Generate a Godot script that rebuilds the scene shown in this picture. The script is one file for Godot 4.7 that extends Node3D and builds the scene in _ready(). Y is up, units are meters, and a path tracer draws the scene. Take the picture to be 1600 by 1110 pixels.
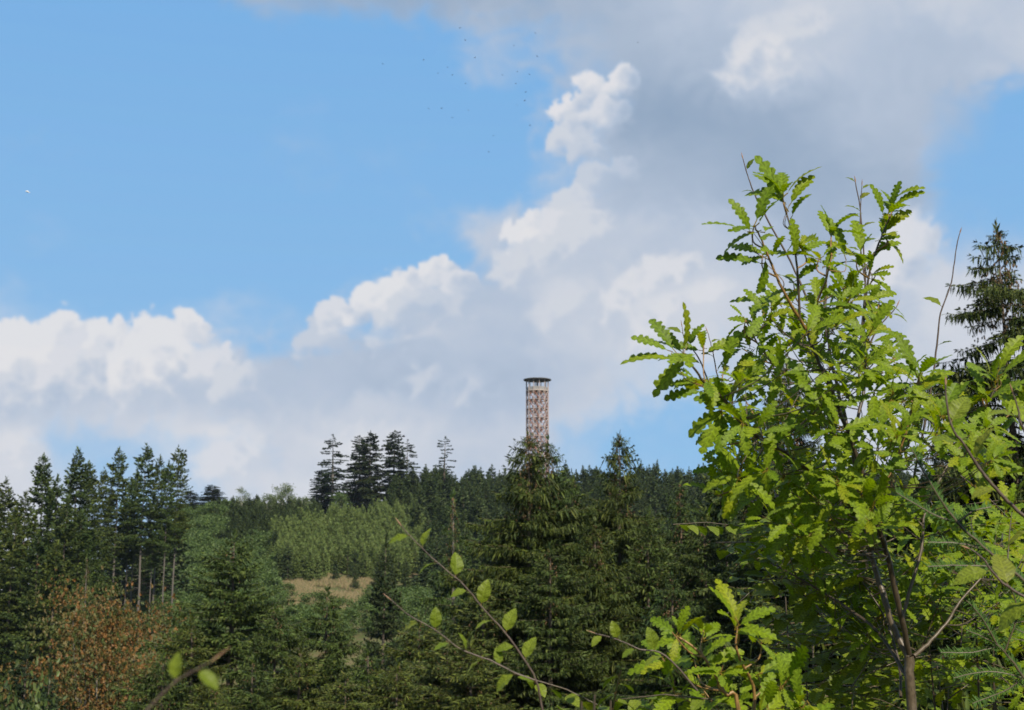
extends Node3D

const LENS_PX := 2226.0      # focal length of the photograph in its own pixels (1600 x 1110)
const EYE := Vector3(0, 1.7, 0)
const PITCH := 10.55
var tilt := Basis(Vector3.RIGHT, deg_to_rad(PITCH))
var rng := RandomNumberGenerator.new()
var names := {}
var mats := {}

# ---------------------------------------------------------------- small helpers
func at(px: float, py: float, depth: float) -> Vector3:
	# the point that lies depth metres ahead of the viewer's place, in the direction read off the photograph
	var d := tilt * Vector3((px - 800.0) / LENS_PX, (555.0 - py) / LENS_PX, -1.0)
	return EYE + d * (depth / -d.z)

func rnd(a: float, b: float) -> float:
	return rng.randf_range(a, b)

func numbered(called: String) -> String:
	var n: int = names.get(called, 0)
	names[called] = n + 1
	return called if n == 0 else "%s_%03d" % [called, n]

func thing(called: String, label: String, category: String, where := Vector3.ZERO, group := "") -> Node3D:
	var o := Node3D.new()
	o.name = numbered(called)
	add_child(o)
	o.position = where
	o.set_meta("label", label)
	o.set_meta("category", category)
	if group:
		o.set_meta("group", group)
	return o

func part(parent: Node3D, called: String, mesh: Mesh, m: Material, where := Transform3D.IDENTITY) -> MeshInstance3D:
	var o := MeshInstance3D.new()
	o.name = called
	o.mesh = mesh
	o.material_override = m
	o.transform = where
	parent.add_child(o, true)
	return o

# ---------------------------------------------------------------- mesh buffers
class Buf:
	var v := PackedVector3Array()
	var n := PackedVector3Array()
	var c := PackedColorArray()
	var uv := PackedVector2Array()
	var with_uv := false
	func tri(a: Vector3, b: Vector3, d: Vector3, col: Color) -> void:
		var k := (d - a).cross(b - a).normalized()
		v.append(a); v.append(b); v.append(d)
		n.append(k); n.append(k); n.append(k)
		c.append(col); c.append(col); c.append(col)
	func add(o: Buf, t: Transform3D) -> void:
		v.append_array(t * o.v)
		n.append_array(Transform3D(t.basis.orthonormalized(), Vector3.ZERO) * o.n)
		c.append_array(o.c)
		if with_uv:
			uv.append_array(o.uv)
	func mesh() -> ArrayMesh:
		var a := []
		a.resize(Mesh.ARRAY_MAX)
		a[Mesh.ARRAY_VERTEX] = v
		a[Mesh.ARRAY_NORMAL] = n
		a[Mesh.ARRAY_COLOR] = c
		if with_uv:
			a[Mesh.ARRAY_TEX_UV] = uv
		var m := ArrayMesh.new()
		m.add_surface_from_arrays(Mesh.PRIMITIVE_TRIANGLES, a)
		return m

func tube(b: Buf, pts: Array, radii: Array, sides: int, col: Color) -> void:
	# a round, tapering tube through the points, smooth normals, closed at its tip
	var rings := []
	var side := Vector3.RIGHT
	for i in pts.size():
		var t: Vector3 = (pts[mini(i + 1, pts.size() - 1)] - pts[maxi(i - 1, 0)]).normalized()
		if absf(t.dot(side)) > 0.9:
			side = Vector3.BACK if absf(t.dot(Vector3.BACK)) < 0.9 else Vector3.UP
		var x := (side - t * side.dot(t)).normalized()
		var y := t.cross(x)
		side = x
		var ring := []
		for k in sides:
			var a := TAU * k / sides
			ring.append(x * cos(a) + y * sin(a))
		rings.append(ring)
	for i in pts.size() - 1:
		for k in sides:
			var l := (k + 1) % sides
			var n00: Vector3 = rings[i][k]
			var n01: Vector3 = rings[i][l]
			var n10: Vector3 = rings[i + 1][k]
			var n11: Vector3 = rings[i + 1][l]
			var p00: Vector3 = pts[i] + n00 * radii[i]
			var p01: Vector3 = pts[i] + n01 * radii[i]
			var p10: Vector3 = pts[i + 1] + n10 * radii[i + 1]
			var p11: Vector3 = pts[i + 1] + n11 * radii[i + 1]
			for q in [[p00, n00], [p11, n11], [p01, n01], [p00, n00], [p10, n10], [p11, n11]]:
				b.v.append(q[0]); b.n.append(q[1]); b.c.append(col)
				if b.with_uv:
					b.uv.append(Vector2.ZERO)

func smooth_line(pts: Array, per: int) -> Array:
	# Catmull-Rom through the points
	var out := []
	for i in pts.size() - 1:
		var p0: Vector3 = pts[maxi(i - 1, 0)]
		var p1: Vector3 = pts[i]
		var p2: Vector3 = pts[i + 1]
		var p3: Vector3 = pts[mini(i + 2, pts.size() - 1)]
		for k in per:
			out.append(p1.cubic_interpolate(p2, p0, p3, float(k) / per))
	out.append(pts[-1])
	return out

func taper(n: int, a: float, b: float) -> Array:
	var out := []
	for i in n:
		out.append(lerpf(a, b, float(i) / maxf(1, n - 1)))
	return out

func mat(called: String, rough: float, backlight = null, spec := 0.5) -> StandardMaterial3D:
	if mats.has(called):
		return mats[called]
	var m := StandardMaterial3D.new()
	m.resource_name = called
	m.vertex_color_use_as_albedo = true
	m.roughness = rough
	m.metallic_specular = spec
	m.cull_mode = BaseMaterial3D.CULL_DISABLED
	if backlight != null:
		m.backlight_enabled = true
		m.backlight = backlight
	mats[called] = m
	return m

# ---------------------------------------------------------------- sky
# The cloud deck: cover and whiteness every 2.57 degrees round the middle of the sky in view, 0 to 9. Beyond it the same sky goes on from noise alone.
const COVER := [
	"00135566789999999",
	"00000000379999998",
	"00000000079999841",
	"00000000149999820",
	"00000002699999822",
	"21112269999999975",
	"99998999985357888",
	"94335768830024777",
	"96446777741124777"]
const WHITE := [
	"22222111234556565",
	"44444444443465445",
	"44444444541112334",
	"44444444553211244",
	"55555555555541355",
	"77776555567764466",
	"44554434456755666",
	"77676676666666666",
	"77777777777777777"]
# heaped cumulus heads: degrees right of and above the middle of the sky in view, radius, whiteness, how soft the rim is
const HEADS := [
	[-19.8, .7, 1.2, 9], [-17.8, 1.1, 1.15, 9], [-19.0, -.1, 1.7, 9], [-16.1, .8, 1.0, 9], [-14.4, .9, 1.15, 9], [-12.9, .95, 1.1, 9], [-14.2, -.6, 2.1, 9], [-11.8, -.5, 1.2, 8], [-16.9, -.7, 2.2, 8], [-11.0, -1.2, 1.1, 7], [-18.6, -1.4, 2.3, 7],
	[-2.8, 3.2, 1.05, 9], [-4.1, 2.7, 1.15, 9], [-1.8, 2.9, .9, 8], [-6.7, 1.6, 1.0, 8], [-5.4, 1.9, 1.2, 9], [-3.9, 1.4, 1.9, 7], [-7.4, .6, 1.2, 6], [-2.0, 1.6, 1.8, 6],
	[.7, 4.8, 1.0, 9], [1.8, 5.2, 1.1, 8], [2.6, 5.9, 1.2, 7], [3.6, 6.8, 1.2, 6], [4.5, 7.1, 1.1, 5], [.9, 3.4, 1.6, 7], [3.0, 4.6, 1.7, 7],
	[2.5, 9.9, .85, 9], [3.5, 10.5, .95, 9], [4.6, 10.9, .75, 9], [2.6, 8.8, 1.1, 7], [4.0, 9.6, 1.0, 8], [3.2, 8.2, 1.0, 6],
	[6.7, 2.9, 1.7, 8, .5], [5.2, 2.0, 1.6, 8, .45], [8.3, 2.0, 1.6, 8, .25], [2.6, 1.6, 1.9, 7, .25], [6.5, 1.0, 2.0, 8, .25], [16.4, 4.6, 1.6, 8, .25], [15.6, 3.4, 1.9, 8, .25], [10.3, 11.6, 2.2, 8, .25], [12.0, 12.6, 2.2, 7, .25],
	[-3.2, -1.0, .9, 6, .25], [-1.4, -1.5, .8, 6, .25], [-5.4, -3.0, 2.0, 6, .25], [-11.0, -4.4, 2.2, 8, .25], [-19.6, -4.2, 1.7, 8, .25], [-1.5, -2.0, 2.0, 5, .25]]
var puff_noise := FastNoiseLite.new()
var wisp_noise := FastNoiseLite.new()
var deck_noise := FastNoiseLite.new()

func digit_at(rows: Array, x: float, y: float) -> float:
	var cx := clampf(x, 0.0, 15.999)
	var cy := clampf(y, 0.0, 7.999)
	var i := int(cx)
	var j := int(cy)
	var fx := smoothstep(0.0, 1.0, cx - i)
	var fy := smoothstep(0.0, 1.0, cy - j)
	var a: String = rows[j]
	var b: String = rows[j + 1]
	return lerpf(lerpf(a.unicode_at(i) - 48.0, a.unicode_at(i + 1) - 48.0, fx), lerpf(b.unicode_at(i) - 48.0, b.unicode_at(i + 1) - 48.0, fx), fy) / 9.0

func sky_color(d: Vector3, fine: bool) -> Color:
	var up := clampf(d.y, 0.0, 1.0)
	var blue := Color(0.335, 0.575, 0.825).lerp(Color(0.195, 0.435, 0.775), clampf(pow(up / 0.42, 0.75), 0.0, 1.0))
	if up > 0.42:
		blue = blue.lerp(Color(0.12, 0.31, 0.68), (up - 0.42) / 0.58)
	# cover and whiteness that the noise alone gives
	var q := Vector3(d.x, d.y * 1.7, d.z)
	var big := deck_noise.get_noise_3dv(q * 100.0)
	var wisp := wisp_noise.get_noise_3dv(q * 100.0)
	var cover := smoothstep(-0.12, 0.28, big + wisp * 0.25 + 0.06)
	var white := clampf(0.55 + wisp * 0.5 - big * 0.25, 0.0, 1.0)
	# the clouds in view
	var c := tilt.transposed() * d
	if c.z < -0.3:
		var u := rad_to_deg(c.x / -c.z)
		var v := rad_to_deg(c.y / -c.z)
		var inside := 1.0 - clampf(maxf(maxf(absf(u) - 21.0, absf(v) - 15.0), 0.0) / 7.0, 0.0, 1.0)
		if inside > 0.0:
			var puff := 0.0
			var puff2 := 0.0
			if fine:
				puff = puff_noise.get_noise_2d(u * 10.0, v * 11.0)
				puff2 = puff_noise.get_noise_2d(u * 10.0 + 500.0, v * 11.0 + 300.0)
			var x := (u + 20.57) / 2.574 + wisp * 0.5 + puff * 0.25
			var y := (14.28 - v) / 2.574 + big * 0.4 + puff2 * 0.25
			var cv := digit_at(COVER, x, y)
			var wh := digit_at(WHITE, x, y) + wisp * 0.22 + puff * 0.03
			cv = smoothstep(0.12, 0.80, cv + wisp * 0.45 + puff * 0.05)
			var uu := u + puff * 0.55
			var vv := v + puff2 * 0.55
			for h in HEADS:
				var dx: float = (uu - h[0]) / h[2]
				if absf(dx) > 1.25:
					continue
				var dy: float = (vv - h[1]) / h[2]
				var r2 := dx * dx + dy * dy
				if r2 > 1.5:
					continue
				var edge: float = h[4] if h.size() > 4 else 0.72
				var solid := 1.0 - smoothstep(edge, 1.08, r2)
				if dy < -0.1:
					solid *= 1.0 - smoothstep(0.0, 0.95, -dy)
				cv = maxf(cv, solid * 0.97)
				var lit: float = clampf(0.64 - dx * 0.32 + dy * 0.50 + puff * 0.5 + wisp * 0.35, 0.0, 1.0) * (h[3] / 9.0)
				wh = lerpf(wh, maxf(wh, lit), solid)
			cover = lerpf(cover, cv, inside)
			white = lerpf(white, clampf(wh, 0.0, 1.0), inside)
	var grey := Color(0.285, 0.385, 0.530)
	var mid := Color(0.465, 0.545, 0.675)
	var bright := Color(0.765, 0.762, 0.785)
	var cloud := grey.lerp(mid, clampf(white / 0.5, 0.0, 1.0)) if white < 0.5 else mid.lerp(bright, clampf((white - 0.5) / 0.5, 0.0, 1.0))
	return blue.lerp(cloud, clampf(cover, 0.0, 1.0))

func sky_direction(x: float, y: float, w: float, h: float) -> Vector3:
	var az := (x / w - 0.5) * TAU
	var el := (0.5 - y / h) * PI
	return Vector3(sin(az) * cos(el), sin(el), -cos(az) * cos(el))

func make_sky() -> Texture2D:
	puff_noise.seed = 11
	puff_noise.noise_type = FastNoiseLite.TYPE_SIMPLEX_SMOOTH
	puff_noise.fractal_type = FastNoiseLite.FRACTAL_RIDGED
	puff_noise.fractal_octaves = 4
	puff_noise.frequency = 0.045
	wisp_noise.seed = 5
	wisp_noise.fractal_octaves = 5
	wisp_noise.frequency = 0.055
	deck_noise.seed = 23
	deck_noise.fractal_octaves = 4
	deck_noise.frequency = 0.018
	var small := Image.create_empty(1024, 512, false, Image.FORMAT_RGB8)
	var low := Color(0.30, 0.36, 0.36).linear_to_srgb()
	small.fill(low)
	for y in 257:
		for x in 1024:
			small.set_pixel(x, y, sky_color(sky_direction(x + 0.5, y + 0.5, 1024, 512), false).linear_to_srgb())
	small.resize(4096, 2048, Image.INTERPOLATE_CUBIC)
	for y in range(690, 1030):
		for x in range(1750, 2346):
			small.set_pixel(x, y, sky_color(sky_direction(x + 0.5, y + 0.5, 4096, 2048), true).linear_to_srgb())
	return ImageTexture.create_from_image(small)

# ---------------------------------------------------------------- land
# metres ahead, height of the ground relative to the eye: down into the valley, up the far slope to the ridge
const SECTION := [[-400, 50], [-100, 9], [-20, -.5], [0, -1.7], [4, -2.6], [12, -5.2], [30, -11], [55, -18], [85, -23], [120, -23.5], [160, -15], [200, -2], [250, 1.5], [290, 6], [320, 13], [355, 22], [400, 30], [440, 34], [520, 35], [700, 24], [1200, -10], [3000, -40]]
var hump_noise := FastNoiseLite.new()

func ground(x: float, z: float) -> float:
	var d := -z
	var h := -1.7
	var last := SECTION.size() - 1
	if d <= SECTION[0][0]:
		h = SECTION[0][1]
	elif d >= SECTION[last][0]:
		h = SECTION[last][1]
	else:
		for i in last:
			if d < SECTION[i + 1][0]:
				var a: Array = SECTION[i]
				var b: Array = SECTION[i + 1]
				var p: Array = SECTION[maxi(i - 1, 0)]
				var q: Array = SECTION[mini(i + 2, last)]
				h = cubic_interpolate_in_time(a[1], b[1], p[1], q[1], (d - a[0]) / float(b[0] - a[0]), b[0] - a[0], p[0] - a[0], q[0] - a[0])
				break
	if d > 170.0:
		var u := x / d
		var keep := smoothstep(-0.33, -0.21, u)
		h = lerpf(minf(h, -3.0 - (d - 170.0) * 0.02), h, keep)
	h += hump_noise.get_noise_2d(x, z) * minf(1.6, absf(d) * 0.03)
	return h + EYE.y

func make_ground() -> void:
	var ds := [-400.0, -200.0, -100.0, -50.0, -20.0, -8.0]
	var d := -4.0
	while d < 520.0:
		ds.append(d)
		d += 1.5 if d < 20 else 6.0 if d < 240 else 3.5 if d < 460 else 15.0
	ds.append_array([560.0, 640.0, 760.0, 950.0, 1300.0, 1800.0, 2500.0, 3500.0])
	var us := []
	for i in 101:
		var k := (i - 50) / 50.0
		us.append(k * 0.55 + k * absf(k) * k * k * 1.6)
	var cols := us.size()
	var v := PackedVector3Array()
	var idx := PackedInt32Array()
	var n := PackedVector3Array()
	for dd in ds:
		var wide: float = maxf(absf(dd), 30.0) + 20.0
		for u in us:
			var x: float = u * wide
			v.append(Vector3(x, ground(x, -dd), -dd))
			var e := 1.0
			n.append(Vector3(ground(x - e, -dd) - ground(x + e, -dd), 2.0 * e, ground(x, -dd - e) - ground(x, -dd + e)).normalized())
	for j in ds.size() - 1:
		for i in cols - 1:
			var a := j * cols + i
			idx.append_array([a, a + cols, a + 1, a + 1, a + cols, a + cols + 1])
	var arr := []
	arr.resize(Mesh.ARRAY_MAX)
	arr[Mesh.ARRAY_VERTEX] = v
	arr[Mesh.ARRAY_NORMAL] = n
	arr[Mesh.ARRAY_INDEX] = idx
	var m := ArrayMesh.new()
	m.add_surface_from_arrays(Mesh.PRIMITIVE_TRIANGLES, arr)
	var g := StandardMaterial3D.new()
	g.resource_name = "mossy forest floor"
	g.roughness = 0.95
	g.metallic_specular = 0.2
	var noise := FastNoiseLite.new()
	noise.seed = 3
	noise.frequency = 0.012
	noise.fractal_octaves = 6
	noise.fractal_gain = 0.62
	var tex := NoiseTexture2D.new()
	tex.width = 512
	tex.height = 512
	tex.seamless = true
	tex.noise = noise
	var ramp := Gradient.new()
	ramp.offsets = PackedFloat32Array([0.0, 0.33, 0.5, 0.64, 1.0])
	ramp.colors = PackedColorArray([Color(0.040, 0.055, 0.018).linear_to_srgb(), Color(0.065, 0.080, 0.028).linear_to_srgb(), Color(0.080, 0.075, 0.035).linear_to_srgb(), Color(0.105, 0.085, 0.045).linear_to_srgb(), Color(0.13, 0.10, 0.06).linear_to_srgb()])
	tex.color_ramp = ramp
	g.albedo_texture = tex
	g.uv1_triplanar = true
	g.uv1_world_triplanar = true
	g.uv1_scale = Vector3.ONE / 23.0
	var o := part(self, "ground", m, g)
	o.set_meta("kind", "structure")
	o.set_meta("label", "mossy wooded ground that falls to a valley and rises to the ridge")

# ---------------------------------------------------------------- conifers
const SPRUCE := [[.020, .036, .010], [.034, .054, .013], [.054, .078, .018], [.078, .102, .022], [.050, .068, .019]]
const SPRUCE_OLIVE := [[.025, .040, .011], [.042, .062, .014], [.066, .090, .019], [.092, .114, .024], [.066, .080, .021]]
const FIR := [[.014, .025, .011], [.020, .033, .014], [.029, .044, .018], [.038, .053, .021]]
const LARCH := [[.084, .124, .034], [.104, .148, .042], [.126, .170, .050], [.142, .180, .058]]
const PLANTED := [[.034, .054, .018], [.046, .072, .024], [.060, .088, .030], [.078, .106, .036]]
const BARK := Color(.115, .092, .074)
const BARK_PALE := Color(.130, .118, .102)

func pick(list: Array) -> Color:
	var k: Array = list[rng.randi_range(0, list.size() - 1)]
	var s := rnd(0.85, 1.15)
	return Color(k[0] * s * rnd(0.93, 1.07), k[1] * s, k[2] * s * rnd(0.9, 1.1))

func tuft(b: Buf, p: Vector3, dir: Vector3, length: float, w: float, col: Color) -> void:
	# a spray of needles: a folded kite
	var across := dir.cross(Vector3(rnd(-1, 1), rnd(-1, 1), rnd(-1, 1)))
	if across.length_squared() < 0.0001:
		across = Vector3.RIGHT
	across = across.normalized() * w
	var mid := p + dir * (length * rnd(0.35, 0.55))
	var lift := dir.cross(across) * 0.3
	b.tri(p, mid + across + lift, p + dir * length, col)
	b.tri(p, p + dir * length, mid - across + lift, col)

func spray_branch(length: float, k: Dictionary) -> Buf:
	# one branch along +x with its side twigs; k: curve (rise, sag, lift), step, tuft, width, hang, colors, wood
	var b := Buf.new()
	var n := maxi(3, int(length / k.step))
	var curve: Vector3 = k.curve
	var line := []
	for i in 6:
		var t := i / 5.0
		line.append(Vector3(t * length, length * (curve.x * t + curve.y * t * t + curve.z * t * t * t), 0))
	if k.wood > 0.0:
		tube(b, line, taper(6, k.wood * length, k.wood * length * 0.25), 3, BARK)
	var bare: float = k.get("bare", 0.12)
	for i in n:
		var t := lerpf(bare, 1.0, (i + rnd(0.2, 0.8)) / n)
		var p := Vector3(t * length, length * (curve.x * t + curve.y * t * t + curve.z * t * t * t), 0)
		for s in [-1.0, 1.0]:
			var out: float = deg_to_rad(rnd(38, 72))
			var dir := Vector3(cos(out), rnd(-0.32, 0.08), s * sin(out)).normalized()
			var tl: float = length * k.get("fan", 0.36) * (1.02 - t * 0.85) * smoothstep(-0.25, 0.3, t) * rnd(0.6, 1.15) + k.tuft * 0.4
			var m := maxi(1, int(tl / (k.tuft * 0.62)))
			for j in m:
				var q: Vector3 = p + dir * (tl * (j + 0.2) / m) + Vector3(0, -0.10 * tl * pow((j + 0.5) / m, 2.0), 0)
				var to := (dir + Vector3(rnd(-0.35, 0.35), rnd(-0.45, 0.2), rnd(-0.35, 0.35))).normalized()
				tuft(b, q, to, k.tuft * rnd(0.75, 1.3), k.width * rnd(0.7, 1.25), pick(k.colors))
				if k.hang > 0.0 and rng.randf() < 0.85:
					var down := Vector3(rnd(-0.28, 0.28), -1.0, rnd(-0.28, 0.28)).normalized()
					tuft(b, q, down, k.hang * rnd(0.35, 1.2), k.width * rnd(0.55, 0.95), pick(k.colors))
	for i in 3:
		tuft(b, line[5], Vector3(1, rnd(-0.3, 0.4), rnd(-0.5, 0.5)).normalized(), k.tuft, k.width, pick(k.colors))
	return b

func branch_set(k: Dictionary, lengths: Array, each: int) -> Array:
	var out := []
	for l in lengths:
		var same := []
		for i in each:
			same.append(spray_branch(l, k))
		out.append([l, same])
	return out

func conifer(k: Dictionary, boughs: Array) -> Dictionary:
	# k: h, bare (share of the height without boughs), r, whorl, per, power, up (lift of the top boughs), down, ragged, bark, girth
	var h: float = k.h
	var trunk := Buf.new()
	var pts := []
	var lean := Vector3(rnd(-1, 1), 0, rnd(-1, 1)) * h * 0.008
	for i in 9:
		var t := i / 8.0
		pts.append(Vector3(0, h * t * 0.985, 0) + lean * sin(t * PI) + Vector3(rnd(-1, 1), 0, rnd(-1, 1)) * 0.003 * h * (1.0 - t) * (1.0 if i > 0 else 0.0))
	var girth: float = k.girth
	tube(trunk, pts, [girth * 1.35, girth, girth * 0.9, girth * 0.8, girth * 0.68, girth * 0.54, girth * 0.38, girth * 0.2, 0.012], 9, k.bark)
	var crown := Buf.new()
	var y: float = h * k.bare
	var span: float = h - y
	var phase := rnd(0, TAU)
	while y < h * 0.995:
		var t := (h - y) / span
		var lean_here := lean * sin(y / h * PI)
		var sparse: float = k.get("sparse", 0.0)
		for i in maxi(3, int(k.per * rnd(0.8, 1.2))):
			if rng.randf() < sparse:
				continue
			var az := rnd(0, TAU)
			var l: float = k.r * pow(t, k.power) * rnd(1.0 - k.ragged, 1.0 + k.ragged * 0.5) * (1.0 + 0.16 * sin(az * 2.0 + phase + y * 0.35) + 0.10 * sin(y * 1.3 + az))
			if t > 0.9:
				l *= lerpf(1.0, k.get("skirt", 0.75), (t - 0.9) / 0.1)
			l = maxf(l, 0.16 + 0.012 * h * (0.3 + t))
			var tip: float = lerpf(k.up, k.down, pow(t, 0.55)) + rnd(-0.13, 0.13)
			var set_: Array = boughs[0]
			for bs in boughs:
				if l > bs[0] * 0.72:
					set_ = bs
			var list: Array = set_[1]
			var bough: Buf = list[rng.randi_range(0, list.size() - 1)]
			var basis := Basis(Vector3.UP, az) * Basis(Vector3.BACK, tip) * Basis(Vector3.RIGHT, rnd(-0.25, 0.25))
			crown.add(bough, Transform3D(basis * (l / set_[0]), Vector3(0, y + rnd(-0.5, 0.5) * k.whorl * k.get("loose", .5), 0) + lean_here))
		y += k.whorl * rnd(0.7, 1.3) * lerpf(0.55, 1.0, minf(1.0, t * 3.0))
	# the leader
	for i in 10:
		tuft(crown, Vector3(0, h - rnd(0.0, 0.03) * h, 0), Vector3(rnd(-0.5, 0.5), 1.0, rnd(-0.5, 0.5)).normalized(), k.get("leader", 0.35), k.get("leader", 0.35) * 0.16, pick(k.colors))
	# dead stubs on the bare stem
	var stub: float = h * k.get("stubs_from", k.bare)
	while stub < h * k.bare + span * 0.25:
		var az := rnd(0, TAU)
		var dir := Vector3(cos(az), rnd(-0.35, 0.1), sin(az))
		var p := Vector3(0, stub, 0) + lean * sin(stub / h * PI)
		tube(trunk, [p, p + dir * rnd(0.4, 1.5)], [0.022, 0.008], 3, BARK_PALE)
		stub += k.get("stub_step", 0.35) * rnd(0.5, 1.5)
	var out := {"h": h, "trunk": trunk.mesh(), "crown": crown.mesh()}
	# cones hang in the top of old spruces
	if k.get("cones", 0) > 0:
		var cones := Buf.new()
		for i in k.cones:
			var t := pow(rng.randf(), 0.75) * 0.17 + 0.005
			var l: float = k.r * pow(t, k.power) * rnd(0.15, 0.5)
			var az := rnd(0, TAU)
			var p := Vector3(cos(az) * l, h - span * t + l * rnd(-0.30, 0.10), sin(az) * l) + lean * sin((h - span * t) / h * PI)
			var s := rnd(0.12, 0.17)
			var w := 0.026
			var col := Color(.125, .080, .042) * rnd(0.7, 1.25)
			var a := p + Vector3(rnd(-.03, .03), -s, rnd(-.03, .03))
			var c := p.lerp(a, 0.42)
			var ring := [c + Vector3(w, 0, 0), c + Vector3(0, 0, w), c + Vector3(-w, 0, 0), c + Vector3(0, 0, -w)]
			for q in 4:
				cones.tri(p, ring[q], ring[(q + 1) % 4], col)
				cones.tri(a, ring[(q + 1) % 4], ring[q], col)
		out.cones = cones.mesh()
	return out

# ---------------------------------------------------------------- broadleaved trees
func broadleaf(k: Dictionary) -> Dictionary:
	# k: h, low (where the crown starts), rx, clumps, leaves, leaf, clump, colors, turned (colours of the sprays that have gone russet), share, bark, girth, limbs
	var trunk := Buf.new()
	var crown := Buf.new()
	var h: float = k.h
	var mid: float = lerpf(h * k.low, h, 0.48)
	var ry: float = h - mid
	var stem := [Vector3.ZERO, Vector3(rnd(-.1, .1), h * 0.25, rnd(-.1, .1)), Vector3(rnd(-.3, .3), h * 0.55, rnd(-.3, .3)), Vector3(rnd(-.3, .3), h * 0.9, rnd(-.3, .3))]
	stem = smooth_line(stem, 3)
	tube(trunk, stem, taper(stem.size(), k.girth, 0.02), 7, k.bark)
	var centres := []
	for i in k.clumps:
		var d := Vector3(rnd(-1, 1), rnd(-0.85, 1), rnd(-1, 1))
		while d.length() > 1.0 or d.length() < 0.25:
			d = Vector3(rnd(-1, 1), rnd(-0.85, 1), rnd(-1, 1))
		d = d.normalized() * pow(d.length(), 0.5)
		var lump := 1.0 + 0.16 * sin(d.x * 5.0 + 1.0) * cos(d.z * 4.0 + d.y * 3.0)
		centres.append([Vector3(d.x * k.rx, d.y * ry, d.z * k.rx) * lump + Vector3(0, mid, 0), d.length()])
	for i in centres.size():
		var c: Vector3 = centres[i][0]
		if i % maxi(1, int(k.clumps / k.limbs)) == 0:
			var from: Vector3 = stem[clampi(int(stem.size() * clampf((c.y - ry * 0.9) / h, 0.12, 0.8)), 1, stem.size() - 2)]
			var bend := from.lerp(c, 0.5) + Vector3(0, -0.06 * h, 0)
			var line := smooth_line([from, bend, c], 3)
			tube(trunk, line, taper(line.size(), k.girth * 0.34, 0.012), 4, k.bark)
		# whole sprays of an ailing tree turn russet while others stay green
		var turned: bool = k.has("turned") and rng.randf() < k.get("share", 0.0)
		for j in k.leaves:
			var off: Vector3 = Vector3(rng.randfn(), rng.randfn() * 0.7, rng.randfn()) * k.clump * 0.5
			var p: Vector3 = c + off
			var out_dir: Vector3 = (p - Vector3(0, mid - ry * 0.3, 0)).normalized()
			var dir: Vector3 = (out_dir * 0.6 + Vector3(rnd(-1, 1), rnd(-1.1, 0.5), rnd(-1, 1))).normalized()
			var list: Array = k.turned if turned and rng.randf() < 0.85 else k.colors
			if k.has("palmate"):
				# five leaflets spread from one stalk, all of one colour
				var col := pick(list)
				var x := dir.cross(Vector3(rnd(-1, 1), rnd(-1, 1), rnd(-1, 1))).normalized()
				var size: float = k.leaf * rnd(0.55, 1.35)
				for q in 5:
					var a := (q - 2) * 0.62
					tuft(crown, p, (dir * cos(a) + x * sin(a) + Vector3(0, -0.25, 0)).normalized(), size * (1.0 - 0.14 * absf(q - 2)), size * 0.24, col)
			else:
				tuft(crown, p, dir, k.leaf * rnd(0.7, 1.3), k.leaf * rnd(0.28, 0.42), pick(list))
	return {"h": h, "trunk": trunk.mesh(), "crown": crown.mesh()}

func tone(n: int) -> StandardMaterial3D:
	# spruces differ from tree to tree: dark, plain, yellowish, bluish
	var m := mat("needles %d" % n, 0.62, null, 0.3)
	m.albedo_color = [Color(.95, .95, .92), Color(.84, .88, .84), Color(.95, .93, .80), Color(.88, .93, .88)][n]
	return m

func plant_tree(kind: Dictionary, called: String, category: String, px: float, top: float, depth: float, wide: float, label: String, group := "", turn := -1.0) -> Node3D:
	# a tree whose tip is seen at (px, top) and whose foot stands on the ground below that tip
	var tip := at(px, top, depth)
	var y := ground(tip.x, tip.z) - 0.15
	var s: float = (tip.y - y) / kind.h
	var o := thing(called, label, category, Vector3(tip.x, y, tip.z), group)
	o.rotation.y = turn if turn >= 0.0 else rnd(0, TAU)
	o.scale = Vector3(wide, s, wide)
	part(o, "trunk", kind.trunk, mat("bark", 0.9, null, 0.3))
	part(o, "crown", kind.crown, kind.get("look", tone(rng.randi_range(0, 3))))
	if kind.has("cones"):
		part(o, "cones", kind.cones, mat("cone scales", 0.8, null, 0.3)).set_meta("kind", "stuff")
	return o

func scatter(called: String, label: String, category: String, kinds: Array, spots: Array, look: Material) -> void:
	# a wood that nobody could count: one object whose parts are the masses of each kind
	var o := thing(called, label, category)
	o.set_meta("kind", "stuff")
	for n in kinds.size():
		var mine := []
		for i in spots.size():
			if i % kinds.size() == n:
				mine.append(spots[i])
		if mine.is_empty():
			continue
		for piece in ["trunk", "crown"]:
			var mm := MultiMesh.new()
			mm.transform_format = MultiMesh.TRANSFORM_3D
			mm.mesh = kinds[n][piece]
			mm.instance_count = mine.size()
			for i in mine.size():
				mm.set_instance_transform(i, mine[i])
			var mi := MultiMeshInstance3D.new()
			mi.name = "stems" if piece == "trunk" else "foliage"
			mi.multimesh = mm
			mi.material_override = look if piece == "crown" else mat("bark", 0.9, null, 0.3)
			mi.set_meta("kind", "stuff")
			o.add_child(mi, true)

# ---------------------------------------------------------------- which trees stand where
var lib := {}
const ORDINAL := ["first", "second", "third", "fourth", "fifth", "sixth", "seventh", "eighth", "ninth", "tenth", "eleventh", "twelfth", "thirteenth", "fourteenth", "fifteenth", "sixteenth", "seventeenth", "eighteenth", "nineteenth", "twentieth", "twenty-first", "twenty-second", "twenty-third"]

func places(list: Array, from: float) -> Array:
	# the row's indices in the order one meets them walking away from a landmark
	var order := range(list.size())
	order.sort_custom(func(a, b): return absf(list[a][0] - from) < absf(list[b][0] - from))
	return order

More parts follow.
